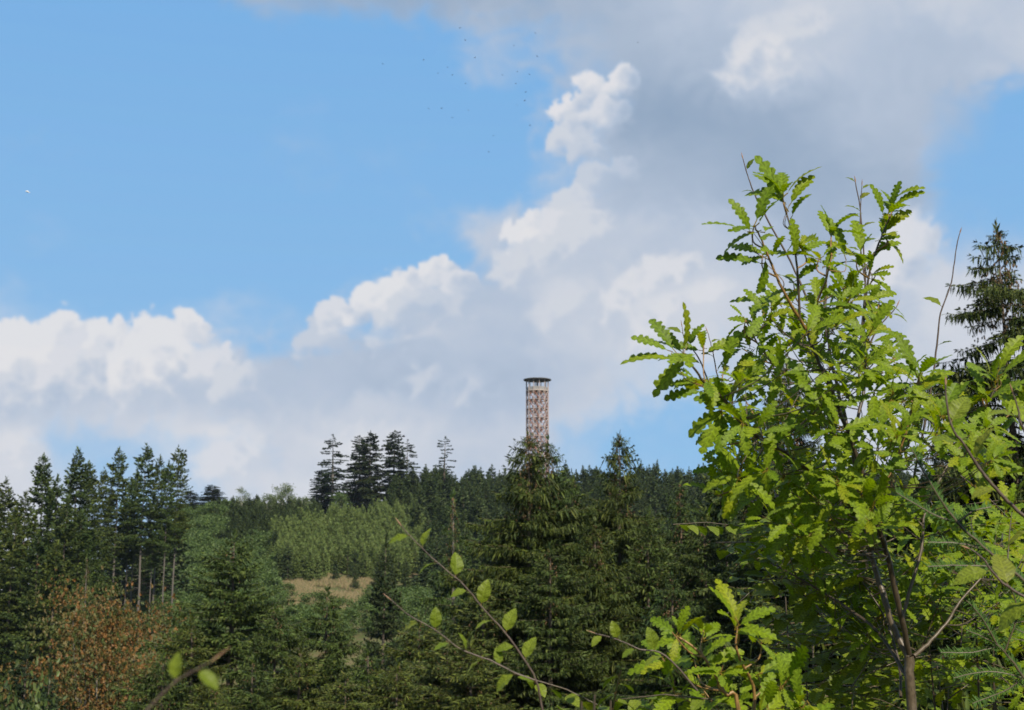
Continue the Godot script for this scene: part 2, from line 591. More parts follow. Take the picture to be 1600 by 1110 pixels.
func make_kinds() -> void:
	# old spruces with drooping boughs and hanging twigs
	var near := {"curve": Vector3(-.06, -.52, .42), "step": .12, "tuft": .17, "width": .034, "hang": .46, "wood": .010, "fan": .44, "colors": SPRUCE}
	var near_boughs := branch_set(near, [.7, 1.5, 2.8], 4)
	var olive := near.duplicate()
	olive.colors = SPRUCE_OLIVE
	olive.hang = .30
	olive.curve = Vector3(-.02, -.42, .40)
	var olive_boughs := branch_set(olive, [.7, 1.5, 2.8], 4)
	var old := {"h": 29.0, "bare": .22, "r": 5.9, "whorl": .55, "loose": .45, "per": 9, "power": .76, "up": .50, "down": -.16, "ragged": .36, "bark": BARK, "girth": .27, "colors": SPRUCE, "cones": 260, "skirt": .6, "stubs_from": .05}
	lib.old = [conifer(old, near_boughs), conifer(old, near_boughs)]
	var full := old.duplicate()
	full.merge({"h": 26.0, "r": 5.7, "power": .70, "bare": .2, "colors": SPRUCE_OLIVE, "cones": 70}, true)
	lib.full = [conifer(full, olive_boughs), conifer(full, olive_boughs)]
	var king := old.duplicate()
	king.merge({"h": 33.0, "r": 9.4, "per": 6, "whorl": .62, "power": .80, "up": .15, "down": -.30, "cones": 420, "ragged": .62}, true)
	lib.king = [conifer(king, near_boughs)]
	var thin := old.duplicate()
	thin.merge({"h": 28.0, "r": 3.6, "per": 6, "whorl": .52, "sparse": .25, "ragged": .5, "cones": 120, "bark": BARK_PALE}, true)
	lib.thin = [conifer(thin, near_boughs)]
	# spruces of the far stands
	var far := {"curve": Vector3(.02, -.34, .26), "step": .30, "tuft": .36, "width": .085, "hang": .36, "wood": .0, "fan": .42, "colors": SPRUCE}
	var far_boughs := branch_set(far, [.8, 2.0, 3.4], 4)
	var stand := {"h": 30.0, "bare": .22, "r": 4.6, "whorl": .52, "per": 8, "power": .66, "up": .5, "down": .0, "ragged": .36, "bark": BARK, "girth": .24, "colors": SPRUCE, "leader": .6, "stub_step": .8, "stubs_from": .1}
	lib.stand = [conifer(stand, far_boughs), conifer(stand, far_boughs), conifer(stand, far_boughs)]
	var tall := stand.duplicate()
	tall.merge({"h": 26.0, "bare": .47, "r": 3.0, "power": .55, "sparse": .12, "ragged": .45, "bark": Color(.105, .094, .080), "girth": .155, "stubs_from": .15, "stub_step": .3, "skirt": .55}, true)
	lib.tall = [conifer(tall, far_boughs), conifer(tall, far_boughs), conifer(tall, far_boughs)]
	# silver firs on the ridge, level open boughs
	var level := {"curve": Vector3(.10, -.30, .10), "step": .30, "tuft": .52, "width": .17, "hang": .22, "wood": .012, "colors": FIR, "bare": .22, "fan": .42}
	var level_boughs := branch_set(level, [1.0, 2.2, 4.0], 4)
	var fir := {"h": 25.0, "bare": .06, "r": 5.0, "whorl": .72, "per": 8, "power": .55, "up": .15, "down": -.10, "ragged": .42, "bark": BARK, "girth": .3, "colors": FIR, "leader": .5, "stub_step": 2.0}
	lib.fir = [conifer(fir, level_boughs), conifer(fir, level_boughs)]
	var gaunt := fir.duplicate()
	gaunt.merge({"sparse": .36, "r": 4.6, "per": 7, "whorl": .85, "power": .72, "bark": BARK_PALE, "bare": .2}, true)
	lib.gaunt = [conifer(gaunt, level_boughs)]
	var snag := fir.duplicate()
	snag.merge({"sparse": .5, "r": 2.6, "per": 5, "whorl": .75, "power": .35, "ragged": .7}, true)
	lib.snag = [conifer(snag, level_boughs)]
	var dense := fir.duplicate()
	dense.merge({"h": 20.0, "per": 10, "whorl": .42, "r": 4.2, "power": .66, "down": .05, "ragged": .25}, true)
	var dense_k := {"curve": Vector3(.05, -.22, .14), "step": .24, "tuft": .28, "width": .07, "hang": .12, "wood": .0, "fan": .42, "colors": FIR}
	lib.dense = [conifer(dense, branch_set(dense_k, [.8, 1.8, 3.2], 4))]
	# small far trees of the ridge and the plantation
	var tiny := {"curve": Vector3(.12, -.20, .1), "step": .5, "tuft": .55, "width": .16, "hang": .3, "wood": .0, "fan": .42, "colors": PLANTED}
	var tiny_boughs := branch_set(tiny, [.9, 2.0], 4)
	var ridge := {"h": 14.0, "bare": .04, "r": 2.9, "whorl": .55, "per": 8, "power": .72, "up": .5, "down": .1, "ragged": .34, "bark": BARK, "girth": .14, "colors": PLANTED, "leader": .7, "stub_step": 3.0}
	lib.ridge = [conifer(ridge, tiny_boughs), conifer(ridge, tiny_boughs), conifer(ridge, tiny_boughs)]
	var light := tiny.duplicate()
	light.colors = LARCH
	light.hang = .15
	light.merge({"tuft": .42, "step": .36, "width": .12}, true)
	var light_boughs := branch_set(light, [.7, 1.6], 4)
	var larch := ridge.duplicate()
	larch.merge({"h": 7.0, "r": 1.45, "whorl": .42, "power": .6, "up": .7, "down": .35, "colors": LARCH, "ragged": .5, "girth": .07}, true)
	lib.larch = [conifer(larch, light_boughs), conifer(larch, light_boughs), conifer(larch, light_boughs)]
	# broadleaved
	var leafy := mat("far leaves", 0.55, Color(0.55, 0.62, 0.25), 0.4)
	lib.chestnut = broadleaf({"h": 15.0, "low": .18, "rx": 4.6, "clumps": 240, "leaves": 105, "palmate": true, "leaf": .15, "clump": 1.15, "limbs": 56, "girth": .2, "bark": Color(.19, .165, .13), "colors": [[.055, .075, .018], [.075, .090, .024], [.10, .10, .03], [.12, .095, .035]], "share": .68, "turned": [[.165, .080, .022], [.140, .074, .022], [.180, .096, .027], [.120, .084, .024], [.100, .086, .024]]})
	lib.chestnut.look = leafy
	var birch := {"h": 12.0, "low": .15, "rx": 2.6, "clumps": 60, "leaves": 60, "leaf": .34, "clump": 1.1, "limbs": 18, "girth": .1, "bark": Color(.42, .40, .36), "colors": [[.085, .118, .040], [.105, .140, .050], [.125, .155, .062], [.07, .10, .03]]}
	lib.birch = broadleaf(birch)
	lib.birch.look = leafy
	birch.clumps = 26
	birch.rx = 2.0
	lib.aspen = broadleaf(birch)
	lib.aspen.look = leafy
	lib.shrub = broadleaf({"h": 5.0, "low": .02, "rx": 2.4, "clumps": 40, "leaves": 60, "leaf": .32, "clump": .9, "limbs": 9, "girth": .06, "bark": BARK, "colors": [[.055, .092, .020], [.075, .118, .026], [.092, .135, .032], [.045, .078, .018]]})
	lib.shrub.look = leafy
	lib.copse = broadleaf({"h": 9.0, "low": .03, "rx": 3.4, "clumps": 90, "leaves": 90, "leaf": .22, "clump": 1.1, "limbs": 20, "girth": .12, "bark": BARK, "colors": [[.050, .076, .020], [.064, .094, .025], [.080, .108, .030], [.038, .060, .016]]})
	lib.copse.look = leafy

func one(kind: String, i: int) -> Dictionary:
	return lib[kind][i % lib[kind].size()]

func make_woods() -> void:
	# --- old spruces across the valley, the nearest wood
	var spr := "old spruces in the valley"
	plant_tree(one("old", 0), "spruce_tree", "spruce", 826, 674, 60, 1.22, "tall dark spruce with cone-laden spire, standing just before the lattice tower", spr, .4)
	plant_tree(one("old", 1), "spruce_tree", "spruce", 857, 688, 61.5, 1.1, "dark spruce crowding against the tall spire before the lattice tower", spr, 2.0)
	plant_tree(one("old", 0), "spruce_tree", "spruce", 968, 674, 67, 1.05, "slender pointed spruce standing clear above its neighbours, between tower and young oak", spr, 3.1)
	plant_tree(one("king", 0), "spruce_tree", "spruce", 1557, 352, 50, 1.22, "huge spruce with drooping boughs and many cones rising behind the oak twigs", spr, 4.4)
	var fill_group := "spruces of the close valley stand"
	var fill := [[894, 742, 66, "full", 0, .85], [1062, 752, 72, "old", 0, .9], [1128, 712, 76, "stand", 1, .8], [1012, 800, 62, "full", 1, .82], [930, 815, 60, "old", 1, .9], [1100, 800, 60, "full", 0, .95], [1168, 775, 64, "old", 0, .9], [1228, 560, 57, "old", 1, .8], [1310, 705, 62, "full", 1, .9], [1390, 730, 66, "old", 0, .9], [1470, 700, 70, "full", 0, .8], [1270, 780, 56, "full", 0, .9], [790, 800, 63, "old", 0, .9], [755, 905, 57, "full", 1, .95], [860, 850, 56, "full", 0, .9], [1050, 900, 54, "old", 1, .95]]
	for i in fill.size():
		var a: Array = fill[i]
		var rank: int = places(fill, 700.0).find(i)
		plant_tree(one(a[3], a[4]), "spruce_tree", "spruce", a[0], a[1], a[2], a[5] * 1.2, "dark hanging-twigged valley spruce, %s of the close stand counted from the thin gappy spruce" % ORDINAL[rank], fill_group)
	plant_tree(one("thin", 0), "spruce_tree", "spruce", 708, 768, 74, 1.15, "thin spruce with gaps in its crown and pale stem, beside the dark fir", spr, 1.0)
	plant_tree(one("dense", 0), "fir_tree", "fir", 603, 842, 105, .85, "dense blackish fir standing at the edge of the dry meadow", "", .3)
	plant_tree(one("full", 0), "spruce_tree", "spruce", 366, 836, 70, 1.5, "broad bushy spruce with brownish cones below the bare-stemmed trees", spr, 2.2)
	plant_tree(one("full", 1), "spruce_tree", "spruce", 512, 922, 68, 1.15, "short-topped spruce standing before the dry meadow", spr, .9)
	plant_tree(one("thin", 0), "spruce_tree", "spruce", 136, 868, 120, .9, "young spruce with yellowish boughs poking up behind the russet tree", "", 3.0)
	var low_group := "spruce tops low in the valley"
	var lows := [[432, 948, 62, 0, .85], [575, 1010, 56, 1, .85], [655, 965, 60, 0, .85], [470, 1010, 55, 1, .8], [300, 968, 66, 1, .9], [255, 1020, 60, 0, .8], [620, 1035, 52, 0, .8], [540, 1050, 51, 1, .8], [700, 990, 56, 1, .9], [395, 1030, 54, 0, .8], [735, 1000, 53, 0, .9], [330, 1060, 52, 1, .8]]
	for i in lows.size():
		var a: Array = lows[i]
		plant_tree(one("full", a[3]), "spruce_tree", "spruce", a[0], a[1], a[2], a[4] * 1.25, "olive-green spruce top low in the valley, %s counted from the russet tree" % ORDINAL[places(lows, 160.0).find(i)], low_group)
	plant_tree(lib.dense[0], "fir_tree", "fir", 78, 1046, 66, .8, "small dark fir tucked under the russet tree", "", 1.0)
	plant_tree(lib.dense[0], "fir_tree", "fir", 42, 1018, 78, .85, "blue-green fir behind the small dark fir", "", 2.0)
	plant_tree(lib.copse, "leafy_bush", "bush", 8, 1052, 52, .7, "bright green leafy bush beside the small dark fir", "", 2.6)
	plant_tree(lib.chestnut, "russet_tree", "tree", 160, 918, 82, 1.06, "broad leafy tree with russet and olive autumn leaves", "", .6)
	# --- the stand of tall trees on the spur
	var stand_ := [[10, 748, 165, 0], [40, 770, 160, 1], [68, 711, 170, 2], [90, 745, 166, 0], [122, 702, 172, 1], [139, 722, 176, 2], [106, 778, 158, 0], [25, 812, 152, 1], [60, 832, 150, 2], [128, 800, 160, 0], [-20, 740, 170, 1], [-8, 805, 156, 2], [88, 850, 148, 1]]
	for i in stand_.size():
		var a: Array = stand_[i]
		plant_tree(one("stand", a[3]), "spruce_tree", "spruce", a[0], a[1], a[2], 1.02, "dark spruce of the dense stand, %s counted from the bare-stemmed spruces" % ORDINAL[places(stand_, 165.0).find(i)], "spruces of the dense stand")
	var bare := [[163, 733, 205, 0, .75], [186, 702, 206, 1, 1.05], [205, 748, 210, 2, .8], [229, 696, 204, 0, 1.05], [250, 714, 208, 1, .8], [264, 722, 203, 2, .7], [279, 699, 205, 0, .85], [241, 770, 206, 1, .6], [214, 735, 214, 2, .8], [196, 770, 216, 0, .6], [176, 765, 212, 1, .6]]
	for i in bare.size():
		var a: Array = bare[i]
		plant_tree(one("tall", a[3]), "spruce_tree", "spruce", a[0], a[1], a[2], a[4], "slim spruce with a long bare stem, %s along the spur from the dense stand" % ORDINAL[places(bare, 150.0).find(i)], "bare-stemmed spruces on the spur")
	for a in [[168, 850, 232, 0], [190, 838, 236, 1], [212, 846, 230, 2], [236, 832, 240, 0], [258, 842, 234, 1], [276, 830, 244, 2], [226, 872, 224, 1], [180, 880, 226, 2], [250, 880, 226, 0]]:
		plant_tree(one("ridge", a[3]), "understorey_spruce", "spruce", a[0], a[1], a[2], 1.3, "low dark spruce between the bare stems, %s counted from the dense stand" % ORDINAL[[168, 180, 190, 212, 226, 236, 250, 258, 276].find(a[0])], "low spruces behind the bare stems")
	# --- landmark trees of the ridge
	plant_tree(lib.gaunt[0], "fir_tree", "fir", 520, 679, 392, 1.4, "gaunt fir with thin see-through boughs, first of the ridge firs", "firs on the ridge", .2)
	plant_tree(one("fir", 0), "fir_tree", "fir", 503, 735, 395, 1.0, "low dark fir at the foot of the gaunt fir", "", 1.0)
	plant_tree(one("fir", 1), "fir_tree", "fir", 562, 681, 396, 1.12, "twin ridge fir with level boughs, the slightly shorter of the pair", "firs on the ridge", 2.0)
	plant_tree(one("fir", 0), "fir_tree", "fir", 579, 674, 393, 1.12, "twin ridge fir with level boughs, the slightly taller of the pair", "firs on the ridge", 4.0)
	plant_tree(one("fir", 1), "fir_tree", "fir", 617, 673, 394, 1.25, "stout dark ridge fir with a flat bushy top", "firs on the ridge", 5.0)
	plant_tree(lib.gaunt[0], "fir_tree", "fir", 637, 687, 396, 1.2, "fir with sagging boughs leaning on the stout dark ridge fir", "firs on the ridge", 3.0)
	plant_tree(lib.snag[0], "fir_tree", "fir", 696, 683, 400, 1.2, "lone ragged fir with few boughs above the ridge wood", "firs on the ridge", 1.5)
	plant_tree(one("fir", 0), "fir_tree", "fir", 298, 766, 372, 1.0, "small fir on the skyline beside the bare-stemmed spruces", "firs on the skyline", 1.1)
	plant_tree(one("fir", 1), "fir_tree", "fir", 331, 758, 374, 1.1, "fir on the skyline between the bare-stemmed spruces and the pale birches", "firs on the skyline", 2.7)
	plant_tree(lib.aspen, "birch_tree", "birch", 379, 759, 368, .7, "slender pale birch with airy crown on the skyline", "", .5)
	plant_tree(lib.birch, "birch_tree", "birch", 442, 756, 372, 1.05, "broad pale birch on the skyline beside the gaunt fir", "", 2.5)
	plant_tree(lib.birch, "birch_tree", "birch", 418, 772, 368, .9, "low pale birch between the slender and the broad birch", "", 1.5)
	plant_tree(lib.birch, "birch_tree", "birch", 472, 776, 370, .9, "low pale birch at the foot of the gaunt fir", "", 3.5)
	plant_tree(lib.shrub, "leafy_bush", "bush", 531, 772, 380, 1.1, "bright green broadleaf bush between the ridge firs", "", 3.5)
	# --- single trees along the skyline
	var skyline := [[652, 748, 0], [668, 738, 1], [682, 745, 2], [712, 742, 0], [728, 737, 1], [741, 730, 2], [751, 731, 0], [764, 742, 1], [780, 738, 2], [800, 735, 0], [872, 738, 1], [884, 722, 2], [900, 735, 0], [915, 736, 1], [930, 733, 2], [944, 738, 0], [985, 735, 1], [1002, 722, 2], [1011, 730, 0], [1027, 722, 1], [1040, 738, 2], [1051, 735, 0], [1064, 734, 1], [1077, 730, 2], [1090, 734, 0], [1099, 727, 1], [1112, 740, 2], [1142, 735, 0], [1160, 742, 1], [1180, 738, 2], [1205, 735, 0], [1240, 742, 1], [1290, 740, 2], [1330, 738, 0], [1380, 742, 1], [1430, 740, 2], [1480, 738, 0], [1530, 742, 1], [1580, 740, 2]]
	var west := skyline.filter(func(a): return a[0] < 840)
	var east := skyline.filter(func(a): return a[0] >= 840 and a[0] < 1230)
	var hidden := skyline.filter(func(a): return a[0] >= 1230)
	for row in [[west, "small pointed ridge spruce, %s from the tower toward the ragged lone fir"], [east, "small pointed ridge spruce, %s from the tower toward the young oak"], [hidden, "small ridge spruce behind the oak leaves, %s from the tower toward the huge spruce"]]:
		for k in row[0].size():
			var a: Array = row[0][k]
			plant_tree(one("ridge", a[2]), "ridge_spruce", "spruce", a[0], a[1] + rnd(-2, 2), 425 + rnd(-12, 12), rnd(.75, 1.05), row[1] % ORDINAL[places(row[0], 840.0).find(k)], "spruces along the ridge skyline")
	# --- woods that read as one mass
	var spots := []
	var tries := 0
	while spots.size() < 1300 and tries < 9000:
		tries += 1
		var d := rnd(215, 440)
		var px := rnd(610, 1640)
		var x := (px - 800.0) / LENS_PX * d
		if px < 690 and d < 352.0 - maxf(0.0, px - 640.0) * 2.4:
			continue
		if d > 424.0 and px > 795 and px < 880:
			continue
		spots.append(Transform3D(Basis(Vector3.UP, rnd(0, TAU)).scaled(Vector3(1.25, 1, 1.25) * rnd(.5, .92)), Vector3(x, ground(x, -d) - 0.2, -d)))
	scatter("ridge_wood", "dense young spruce wood covering the ridge below the tower", "wood", lib.ridge, spots, tone(0))
	spots = []
	tries = 0
	while spots.size() < 1250 and tries < 9000:
		tries += 1
		var d := rnd(297, 372)
		var px := rnd(425, 660)
		var low := 297.0 + 10.0 * sin(px * 0.05) + maxf(0.0, (480.0 - px) * 0.1)
		if d < low or d > 335.0 + (px - 425.0) * 0.17 + 5.0 * sin(px * 0.11):
			continue
		var x := (px - 800.0) / LENS_PX * d
		spots.append(Transform3D(Basis(Vector3.UP, rnd(0, TAU)).scaled(Vector3.ONE * rnd(.55, 1.0)), Vector3(x, ground(x, -d) - 0.1, -d)))
	scatter("young_plantation", "pale green plantation of young trees on the slope above the dry meadow", "wood", lib.larch, spots, tone(0))
	spots = []
	for i in 60:
		var px := rnd(425, 650)
		var d := rnd(288, 372)
		var x := (px - 800.0) / LENS_PX * d
		spots.append(Transform3D(Basis(Vector3.UP, rnd(0, TAU)).scaled(Vector3(1.15, 1, 1.15) * rnd(.16, .56)), Vector3(x, ground(x, -d) - 0.1, -d)))
	scatter("self_sown_spruces", "darker self-sown spruces dotted through the pale plantation", "wood", lib.ridge, spots, tone(0))
	spots = []
	tries = 0
	while spots.size() < 420 and tries < 9000:
		tries += 1
		var d := rnd(300, 380)
		var px := rnd(330, 500)
		if d < 338.0 + (px - 430.0) * 0.1 and px > 425:
			continue
		if d < 322:
			continue
		var x := (px - 800.0) / LENS_PX * d
		spots.append(Transform3D(Basis(Vector3.UP, rnd(0, TAU)).scaled(Vector3(1.5, rnd(.9, 1.2), 1.5) * rnd(.26, .40)), Vector3(x, ground(x, -d) - 0.2, -d)))
	scatter("young_spruce_wood", "belt of darker young spruces below the pale birches", "wood", lib.ridge, spots, tone(0))
	spots = []
	tries = 0
	while spots.size() < 170 and tries < 9000:
		tries += 1
		var d := rnd(240, 372)
		var px := rnd(278, 450)
		if px > 360 and d > 325:
			continue
		if px > 430 and d < 300:
			continue
		var x := (px - 800.0) / LENS_PX * d
		spots.append(Transform3D(Basis(Vector3.UP, rnd(0, TAU)).scaled(Vector3.ONE * rnd(.7, 1.25)), Vector3(x, ground(x, -d) - 0.2, -d)))
	scatter("leafy_thicket", "bright green broadleaf thicket beyond the bare-stemmed spruces", "thicket", [lib.shrub], spots, mat("far leaves", 0.55))
	# undergrowth below the bare stems and down the valley side
	spots = []
	for i in 420:
		var d := rnd(100, 262)
		var px := rnd(-40, 760)
		if px > 425 and px < 600 and d > 205 and (d > 268 or rng.randf() < .8):
			continue
		var x := (px - 800.0) / LENS_PX * d
		spots.append(Transform3D(Basis(Vector3.UP, rnd(0, TAU)).scaled(Vector3.ONE * rnd(.5, 1.0)), Vector3(x, ground(x, -d) - 0.2, -d)))
	scatter("valley_undergrowth", "green broadleaf undergrowth on the valley side below the stems", "undergrowth", [lib.shrub], spots, mat("far leaves", 0.55))
	spots = []
	for i in 110:
		var d := rnd(218, 330)
		var px := rnd(120, 330)
		var x := (px - 800.0) / LENS_PX * d
		spots.append(Transform3D(Basis(Vector3.UP, rnd(0, TAU)).scaled(Vector3(1.3, 1, 1.3) * rnd(.5, .9)), Vector3(x, ground(x, -d) - 0.2, -d)))
	scatter("spur_thicket", "green thicket behind the long bare stems", "thicket", [lib.shrub], spots, mat("far leaves", 0.55))
	make_meadow()

func make_meadow() -> void:
	# tall dry grass of the clearing, seen between the tree tops
	var tuft_buf := Buf.new()
	for i in 40:
		var p := Vector3(rnd(-.7, .7), -.05, rnd(-.7, .7))
		var dir := Vector3(rnd(-.35, .35), 1, rnd(-.35, .35)).normalized()
		var col := Color(.245, .195, .108) * rnd(.7, 1.25) if rng.randf() < .78 else Color(.10, .13, .04)
		tuft(tuft_buf, p, dir, rnd(.4, .95), .045, col)
	var spots := []
	for i in 9000:
		var d := rnd(236, 306)
		var px := rnd(420, 610) if i % 8 else rnd(270, 330)
		if sin(px * .045) + sin(d * .35 + px * .02) + rnd(-.4, .4) < -0.7:
			continue
		var x := (px - 800.0) / LENS_PX * d
		spots.append(Transform3D(Basis(Vector3.UP, rnd(0, TAU)).scaled(Vector3.ONE * rnd(.6, 1.3)), Vector3(x, ground(x, -d), -d)))
	var mm := MultiMesh.new()
	mm.transform_format = MultiMesh.TRANSFORM_3D
	mm.mesh = tuft_buf.mesh()
	mm.instance_count = spots.size()
	for i in spots.size():
		mm.set_instance_transform(i, spots[i])
	var mi := MultiMeshInstance3D.new()
	mi.name = "dry_grass"
	mi.multimesh = mm
	mi.material_override = mat("straw", 0.8, Color(0.4, 0.4, 0.3), 0.3)
	mi.set_meta("kind", "stuff")
	mi.set_meta("label", "straw-coloured tall grass of the clearing")
	mi.set_meta("category", "grass")
	add_child(mi)
	# a pale marker post at the edge of the clearing
	var p := at(463, 924, 297)
	var b := Buf.new()
	tube(b, [Vector3.ZERO, Vector3(0, 1.5, 0), Vector3(0, 1.56, 0)], [.07, .07, .01], 8, Color(.55, .54, .5))
	var post := thing("marker_post", "pale wooden post at the upper edge of the dry meadow", "post", Vector3(p.x, ground(p.x, p.z) - .1, p.z))
	part(post, "stake", b.mesh(), mat("bark", 0.9, null, 0.3))

# ---------------------------------------------------------------- lookout tower
func beam(length: float, w: float, col: Color) -> ArrayMesh:
	# a square timber along +y with chamfered edges
	var b := Buf.new()
	tube(b, [Vector3(0, 0, 0), Vector3(0, length, 0)], [w * .56, w * .56], 8, col)
	return b.mesh()

func along(a: Vector3, c: Vector3) -> Transform3D:
	var y := (c - a).normalized()
	var x := y.cross(Vector3.UP if absf(y.y) < .95 else Vector3.RIGHT).normalized()
	return Transform3D(Basis(x, y, x.cross(y)), a)

func disc(r: float, y0: float, y1: float, col: Color, hole := 0.0) -> Buf:
	var b := Buf.new()
	for i in 36:
		var a := TAU * i / 36.0
		var c := TAU * (i + 1) / 36.0
		var p := Vector3(cos(a), 0, sin(a))
		var q := Vector3(cos(c), 0, sin(c))
		var u := Vector3(0, y1, 0)
		var d := Vector3(0, y0, 0)
		b.tri(p * hole + u, q * r + u, p * r + u, col)
		b.tri(p * hole + d, p * r + d, q * r + d, col)
		b.tri(p * r + u, q * r + u, q * r + d, col)
		b.tri(p * r + u, q * r + d, p * r + d, col)
		if hole > 0.0:
			b.tri(p * hole + u, q * hole + u, q * r + u, col)
			b.tri(p * hole + d, q * r + d, q * hole + d, col)
	return b

func make_tower() -> void:
	var top := at(839.5, 594, 432)
	var y0 := ground(top.x, top.z)
	var h := top.y - y0
	var t := thing("lookout_tower", "round wooden lattice lookout tower with flat dark roof above the ridge wood", "tower", Vector3(top.x, y0, top.z))
	var pale := Color(.33, .268, .245)
	var red := Color(.34, .15, .10)
	var wood := mat("weathered timber", 0.75, null, 0.35)
	var r := 3.45
	var deck := h - 3.5
	var storey := 2.83
	var levels := int(deck / storey)
	var post := beam(h - .2, .22, pale)
	var foot := []
	for i in 12:
		var a := deg_to_rad(-80 + 30 * i)
		foot.append(Vector3(sin(a) * r, 0, cos(a) * r))
		part(t, "post", post, wood, Transform3D(Basis(), foot[i]))
	var corner: float = (foot[1] - foot[0]).length()
	var ring := beam(corner, .17, pale)
	var diagonal := sqrt(corner * corner + storey * storey)
	var brace := beam(diagonal, .15, pale)
	var brace_red := beam(diagonal, .17, red)
	for l in levels + 1:
		var y := deck - l * storey
		var belt := Node3D.new()
		belt.name = "ring_beam"
		t.add_child(belt, true)
		for i in 12:
			var p: Vector3 = foot[i] + Vector3(0, y, 0)
			var q: Vector3 = foot[(i + 1) % 12] + Vector3(0, y, 0)
			part(belt, "timber", ring, wood, along(p, q))
			if l < levels:
				var drop := Vector3(0, -storey, 0)
				part(t, "brace", brace, wood, along(p + drop, q))
				part(t, "brace", brace_red, wood, along(q * Vector3(.965, 1, .965) + drop, p * Vector3(.965, 1, .965)))
	# floors with the stair well, and the spiral stair round the mast
	for l in range(0, levels):
		part(t, "floor_ring", disc(r - .2, -.1, 0.0, Color(.33, .24, .19), 2.1).mesh(), wood, Transform3D(Basis(), Vector3(0, deck - l * storey, 0)))
	part(t, "mast", beam(h - .3, .5, pale), wood)
	var stair := Buf.new()
	var steps := int(deck / .19)
	for i in steps:
		var a := i * deg_to_rad(20.0)
		var x := Vector3(cos(a), 0, sin(a))
		var z := Vector3(-sin(a), 0, cos(a))
		var base := Vector3(0, i * .19 + .15, 0)
		var c := [base + x * .3 - z * .06, base + x * 2.0 - z * .30, base + x * 2.0 + z * .30, base + x * .3 + z * .06]
		stair.tri(c[0], c[1], c[2], red * 1.2)
		stair.tri(c[0], c[2], c[3], red * 1.2)
		var rail := Vector3(0, 1.0, 0)
		stair.tri(c[1], c[1] + rail, c[2] + rail + Vector3(0, .19, 0), pale)
	part(t, "spiral_stair", stair.mesh(), wood)
	# the gallery: floor, parapet boards, roof
	part(t, "gallery_floor", disc(r + .1, -.2, 0.0, Color(.34, .30, .27)).mesh(), wood, Transform3D(Basis(), Vector3(0, deck, 0)))
	for i in 12:
		var board := Buf.new()
		var p: Vector3 = foot[i] * .97
		var q: Vector3 = foot[(i + 1) % 12] * .97
		for k in 3:
			var lo := Vector3(0, .08 + k * .34, 0)
			var hi := Vector3(0, .38 + k * .34, 0)
			var inner := -(p + q).normalized() * .05
			board.tri(p + lo, q + lo, q + hi, Color(.23, .22, .21))
			board.tri(p + lo, q + hi, p + hi, Color(.23, .22, .21))
			board.tri(p + lo + inner, q + hi + inner, q + lo + inner, Color(.23, .22, .21))
			board.tri(p + lo + inner, p + hi + inner, q + hi + inner, Color(.23, .22, .21))
			board.tri(p + hi, q + hi, q + hi + inner, Color(.23, .22, .21))
			board.tri(p + hi, q + hi + inner, p + hi + inner, Color(.23, .22, .21))
		part(t, "parapet_panel", board.mesh(), wood, Transform3D(Basis(), Vector3(0, deck, 0)))
	part(t, "roof", disc(4.3, -.12, .10, Color(.085, .085, .08)).mesh(), wood, Transform3D(Basis(), Vector3(0, h, 0)))

# ---------------------------------------------------------------- birds
func make_birds() -> void:
	var dark := bird_mesh(Color(.10, .10, .11))
	var spots := [[67, 260], [304, 237], [388, 314], [443, 280], [471, 324], [516, 51], [546, 122], [603, 224], [549, 374], [334, 521], [409, 519], [470, 572], [565, 529], [710, 677], [682, 772], [763, 324], [830, 153], [953, 81], [964, 216], [849, 306], [920, 321], [841, 374], [899, 424], [893, 474], [848, 500], [923, 618], [1048, 592], [1551, 136]]
	for s in spots:
		var o := thing("bird", "tiny dark bird circling in the flock high in the blue sky", "bird", at(580 + s[0] / 3.72, 30 + s[1] / 3.72, rnd(250, 300)), "flock of small birds")
		o.rotation = Vector3(rnd(-.3, .3), rnd(0, TAU), rnd(-.4, .4))
		part(o, "plumage", dark, mat("feathers", 0.7, null, 0.3), Transform3D(Basis().scaled(Vector3.ONE * 1.2), Vector3.ZERO))
	var pale := thing("bird", "pale bird flying alone, away from the dark flock", "bird", at(42.5, 300, 150))
	pale.rotation = Vector3(.25, 1.9, .35)
	part(pale, "plumage", bird_mesh(Color(.62, .60, .55)), mat("feathers", 0.7, null, 0.3), Transform3D(Basis().scaled(Vector3.ONE * 1.8), Vector3.ZERO))

func bird_mesh(col: Color) -> ArrayMesh:
	var b := Buf.new()
	tube(b, [Vector3(0, 0, -.14), Vector3(0, .01, -.09), Vector3(0, .01, 0), Vector3(0, 0, .09), Vector3(0, 0, .17)], [.006, .026, .036, .022, .004], 8, col)
	for s in [-1.0, 1.0]:
		var a := Vector3(s * .02, .02, -.05)
		var c := Vector3(s * .02, .02, .05)
		var e := Vector3(s * .13, .06, -.06)
		var f := Vector3(s * .13, .055, .03)
		var tip := Vector3(s * .27, .03, .05)
		b.tri(a, e, f, col); b.tri(a, f, c, col); b.tri(e, tip, f, col)
		b.tri(Vector3(0, 0, .12), Vector3(s * .05, 0, .22), Vector3(0, 0, .2), col)
	return b.mesh()

# ---------------------------------------------------------------- leaves close by
var leaf_lib := {}

